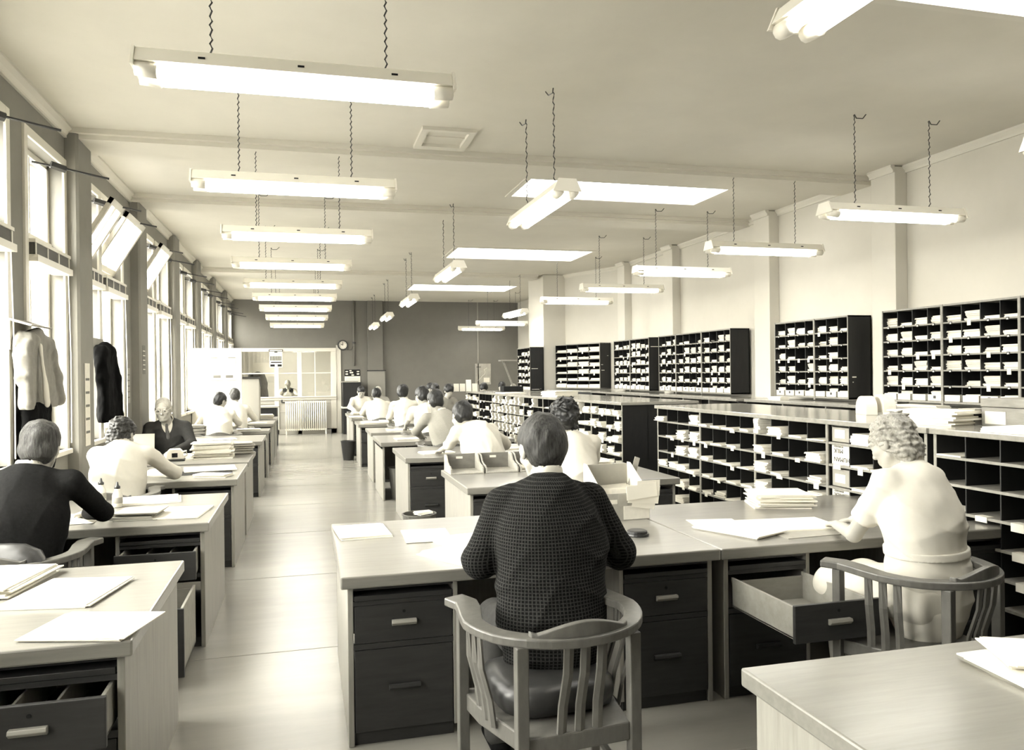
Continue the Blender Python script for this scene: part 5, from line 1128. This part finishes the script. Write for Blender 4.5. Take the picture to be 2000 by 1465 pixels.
def calendar(label, loc, w, h, band, rz=0.0, kind=0, ry=0):
    t = thing('wall_calendar', label, 'calendar', loc, rz, 'hanging calendars')
    MB().box(-w/2, w/2, -0.004, 0, 0, h).build('sheet', PAPER2, t)
    if kind == 0:
        MB().box(-w/2, w/2, -0.006, -0.004, h-band, h).build('picture_band', INK, t)
        m = MB()
        for x, z, ww, hh in ((-0.36, .7, .16, .16), (-0.36, .33, .16, .2), (0.36, .7, .16, .16), (0.36, .33, .16, .2), (-0.06, .55, .22, .22), (-0.12, .85, .14, .14), (0.02, .18, .16, .18)):
            m.box(w*x-w*ww/2, w*x+w*ww/2, -0.008, -0.006, h-band+band*z-band*hh/2, h-band+band*z+band*hh/2)
        m.build('picture_patch', PAPER2, t); m = MB()
        for k in range(6): m.box(-w*0.42, w*0.42, -0.006, -0.004, (h-band)*(0.14+0.13*k), (h-band)*(0.14+0.13*k)+0.006)
        m.build('date_row', INKM, t)
    elif kind == 1:
        m = MB()
        for x0, x1, z0, z1 in ((-0.5, -0.23, .93, .965), (0.2, 0.5, .93, .965), (-0.4, -0.1, .13, .24), (0.1, 0.4, .13, .24), (-0.5, 0.5, 0.02, .04)): m.box(w*x0, w*x1, -0.006, -0.004, h*z0, h*z1)
        m.build('print_block', INKM, t)
    else:
        m = MB()
        m.box(-w*0.55, w*0.55, -0.008, -0.002, h*0.97, h).box(-w*0.55, w*0.55, -0.008, -0.002, h*0.88, h*0.9).box(-w*0.55, -w*0.5, -0.008, -0.002, h*0.88, h).box(w*0.5, w*0.55, -0.008, -0.002, h*0.88, h).box(-w*0.12, w*0.12, -0.008, -0.002, h*0.83, h*0.88)
        for k in range(9): m.box(-w*0.45+w*0.1*k, -w*0.39+w*0.1*k, -0.006, -0.004, h*0.38, h*0.63)
        m.box(-w*0.4, w*0.45, -0.006, -0.004, h*0.25, h*0.31).box(-w*0.45, -w*0.1, -0.006, -0.004, h*0.05, h*0.17).box(w*0.12, w*0.45, -0.006, -0.004, h*0.05, h*0.17)
        m.build('print_block', INK, t)
calendar('large white calendar with a dark picture band on the end wall', (1.32, YE-0.012, 1.20), 0.44, 0.60, 0.19)
calendar('small calendar hanging on the office window frame', (-0.77, YE-0.075, 1.88), 0.34, 0.50, 0, kind=2)
calendar('pale calendar on the front of the white cupboard', (-1.41, 14.955, 1.56), 0.42, 0.44, 0, kind=1)
t = thing('notice_board', 'tall plain board fixed to the end wall pilaster', 'board', (1.99, YE-0.135, 0.35)); MB().box(-0.25, 0.25, 0, 0.025, 0, 1.40).build('board', mat('board_grey', 0.52, 0.8, 0.2), t); MB().box(-0.27, 0.27, -0.02, 0.03, 1.40, 1.43).build('top_strip', METALD, t)
t = thing('wall_map', 'pale printed map pinned on the dark end wall', 'map', (5.15, YE-0.012, 1.32)); MB().box(-0.24, 0.24, -0.003, 0, 0, 0.62).build('sheet', mat('map_paper', 0.62, 0.8, 0.2, noise=0.2, nscale=6), t)
m = MB()
for a, b, c, d in ((-.18, .1, -.02, .26), (-.02, .26, .06, .34), (.06, .34, .03, .44), (.03, .44, .12, .5)): m.tube([(a, -0.004, b), ((a+c)/2+.02, -0.004, (b+d)/2), (c, -0.004, d)], 0.006, 4)
m.box(0.02, 0.2, -0.005, -0.003, 0.06, 0.2).build('coastline', PAPER2, t); MB().box(-0.2, -0.06, -0.005, -0.003, 0.5, 0.54).build('title_block', INKM, t)
t = thing('cabinet', 'dark tall cabinet beside the office window frame', 'cabinet', (1.02, 22.35, 0)); MB().box(0, 0.5, 0.0, 0.6, 0.76, 1.44).build('body', SHELFD, t); MB().box(-0.03, 0.42, -0.03, 0.62, 1.44, 1.47).build('top', SHELFW, t); MB().box(-0.03, 0.55, -0.05, 0.62, 0.72, 0.76).build('ledge', TRIMP, t); MB().box(0, 0.42, 0, 0.6, 0, 0.72).build('base', SHELFD, t); MB().lathe([(0, 0), (0.02, 0), (0.02, 0.02), (0, 0.02)], 10).build('knob', BRASS, t, loc=(0.36, -0.02, 0.95))
t = thing('cupboard', 'tall white cupboard standing against the window wall with a calendar on it', 'cupboard', (-1.94, 14.96, 0)); MB().box(0, 0.84, 0, 0.14, 0, 2.13).build('body', mat('white_gloss', 0.93, 0.5, 0.3), t, bevel=0.004); MB().box(0, 0.85, -0.005, 0.145, 2.13, 2.15).build('top', TRIMP, t)
t = thing('cabinet', 'grey cabinet with a sloping lid behind the white cupboard', 'cabinet', (-1.25, 16.6, 0)); MB().prism([(0, 0), (0.5, 0), (0.5, 1.42), (0, 1.60)], 0, 0.36, 'x').build('body', mat('grey_enamel', 0.62, 0.5, 0.3), t, bevel=0.004); MB().prism([(-0.03, 1.60), (0.53, 1.41), (0.53, 1.44), (-0.03, 1.63)], -0.02, 0.38, 'x').build('lid', METALD, t)
t = thing('cabinet', 'low dark cabinet at the end of the window-side desks', 'cabinet', (-1.5, 19.2, 0)); MB().box(0, 0.86, 0, 0.8, 0, 0.9).build('body', SHELFD, t, bevel=0.004); MB().box(-0.02, 0.9, -0.03, 0.83, 0.9, 0.93).build('top', SHELFW, t); MB().box(0.38, 0.48, -0.015, 0.0, 0.7, 0.72).build('handle', BRASS, t)
for i in range(4):
    o = MB().box(-0.055, 0.055, -0.004, 0, 0, 0.16 if i != 2 else 0.24).build('card_sheet', PAPER2 if i != 2 else PAPER, None); o.location = (3.02+0.125*i, 16.0-0.02*i, 1.28); o.rotation_euler = (-0.1, 0, 0); tag(o, '%s upright pale card from the aisle, standing on the far counter end' % ORD[i], 'card', 'upright cards on the far counter')
o = MB().box(0, 0.40, 0, 0.3, 0, 0.10).box(0.02, 0.1, -0.01, 0, 0.02, 0.08).box(0.30, 0.38, -0.01, 0, 0.02, 0.08).build('letter_rack', INK, None); o.location = (3.80, 15.1, 1.283); tag(o, 'black letter rack lying on the far counter top', 'rack')
t = thing('bracket_shelf', 'small bracketed shelf on the alcove wall beside the dark narrow bookcase', 'shelf', (4.30, 17.32, 1.0)); MB().box(0, 0.68, 0, 0.25, 0.92, 0.95).build('shelf_board', SHELFW, t); MB().prism([(0.06, 0.92), (0.10, 0.92), (0.38, 0.2), (0.34, 0.2)], 0.1, 0.13, 'y').build('bracket', SHELFW, t)
# office behind the glass
t = thing('office_desk', 'desk of the waistcoated man behind the glass', 'desk', (-0.9, 24.0, 0)); MB().box(0, 1.4, 0, 0.7, 0.9, 0.95).build('desk_top', DESKTOP, t); MB().box(0.03, 1.37, 0.03, 0.06, 0, 0.9).build('front_panel', DESKW, t)
o = copy_tree(lt); o['label'] = 'added light brightening the glazed office, nearer its far wall'; o.location = (-0.9, 25.9, 2.885)  # extra fitting, added to brighten the office
# notices on the window-wall columns
for x, y, z, wd, h, lab, m in ((XL+0.107, 7.62, 1.05, 0.16, 0.72, 'pale double notice sheet hanging on the column by the dark coat', PAPER2), (XL+0.107, 10.15, 1.68, 0.16, 0.34, 'small dark patterned notice on the column behind the elderly man', INKM), (XL+0.004, 9.80, 1.35, 0.16, 0.4, 'narrow pale notice on the wall strip near the patterned notice', PAPERD)):
    t = thing('notice', lab, 'notice', (x, y, z)); MB().box(0, 0.003, -wd/2, wd/2, 0, h).build('sheet', m, t); m2 = MB()
    for k in range(5): m2.box(0.003, 0.0035, -wd*0.4, wd*0.4, h*(0.15+0.16*k), h*(0.18+0.16*k))
    m2.build('print_lines', INKM if m is not INKM else PAPER2, t)
# hook board for the jacket and the coat
t = thing('coat_rail', 'white peg board with the pale jacket on it', 'coat rail', (XL+0.01, 6.22, 1.84)); MB().box(0, 0.02, -0.22, 0.22, 0, 0.2).build('board', CARDW, t); MB().tube([(0.02, 0.05, 0.12), (0.08, 0.05, 0.11), (0.10, 0.05, 0.15)], 0.008, 6).build('peg', METALD, t); MB().prism([(0, 0.2), (0.14, 0.16), (0.15, 0.17), (0.01, 0.215)], -0.2, 0.24, 'y').build('shade_flap', PAPERD, t)
t = thing('coat_rail', 'small peg board with the black coat on it', 'coat rail', (XL+0.01, 8.36, 1.9)); MB().box(0, 0.02, -0.2, 0.2, 0, 0.12).build('board', PAPERD, t); MB().tube([(0.02, 0.0, 0.06), (0.08, 0.0, 0.05), (0.10, 0.0, 0.09)], 0.008, 6).build('peg', METALD, t)
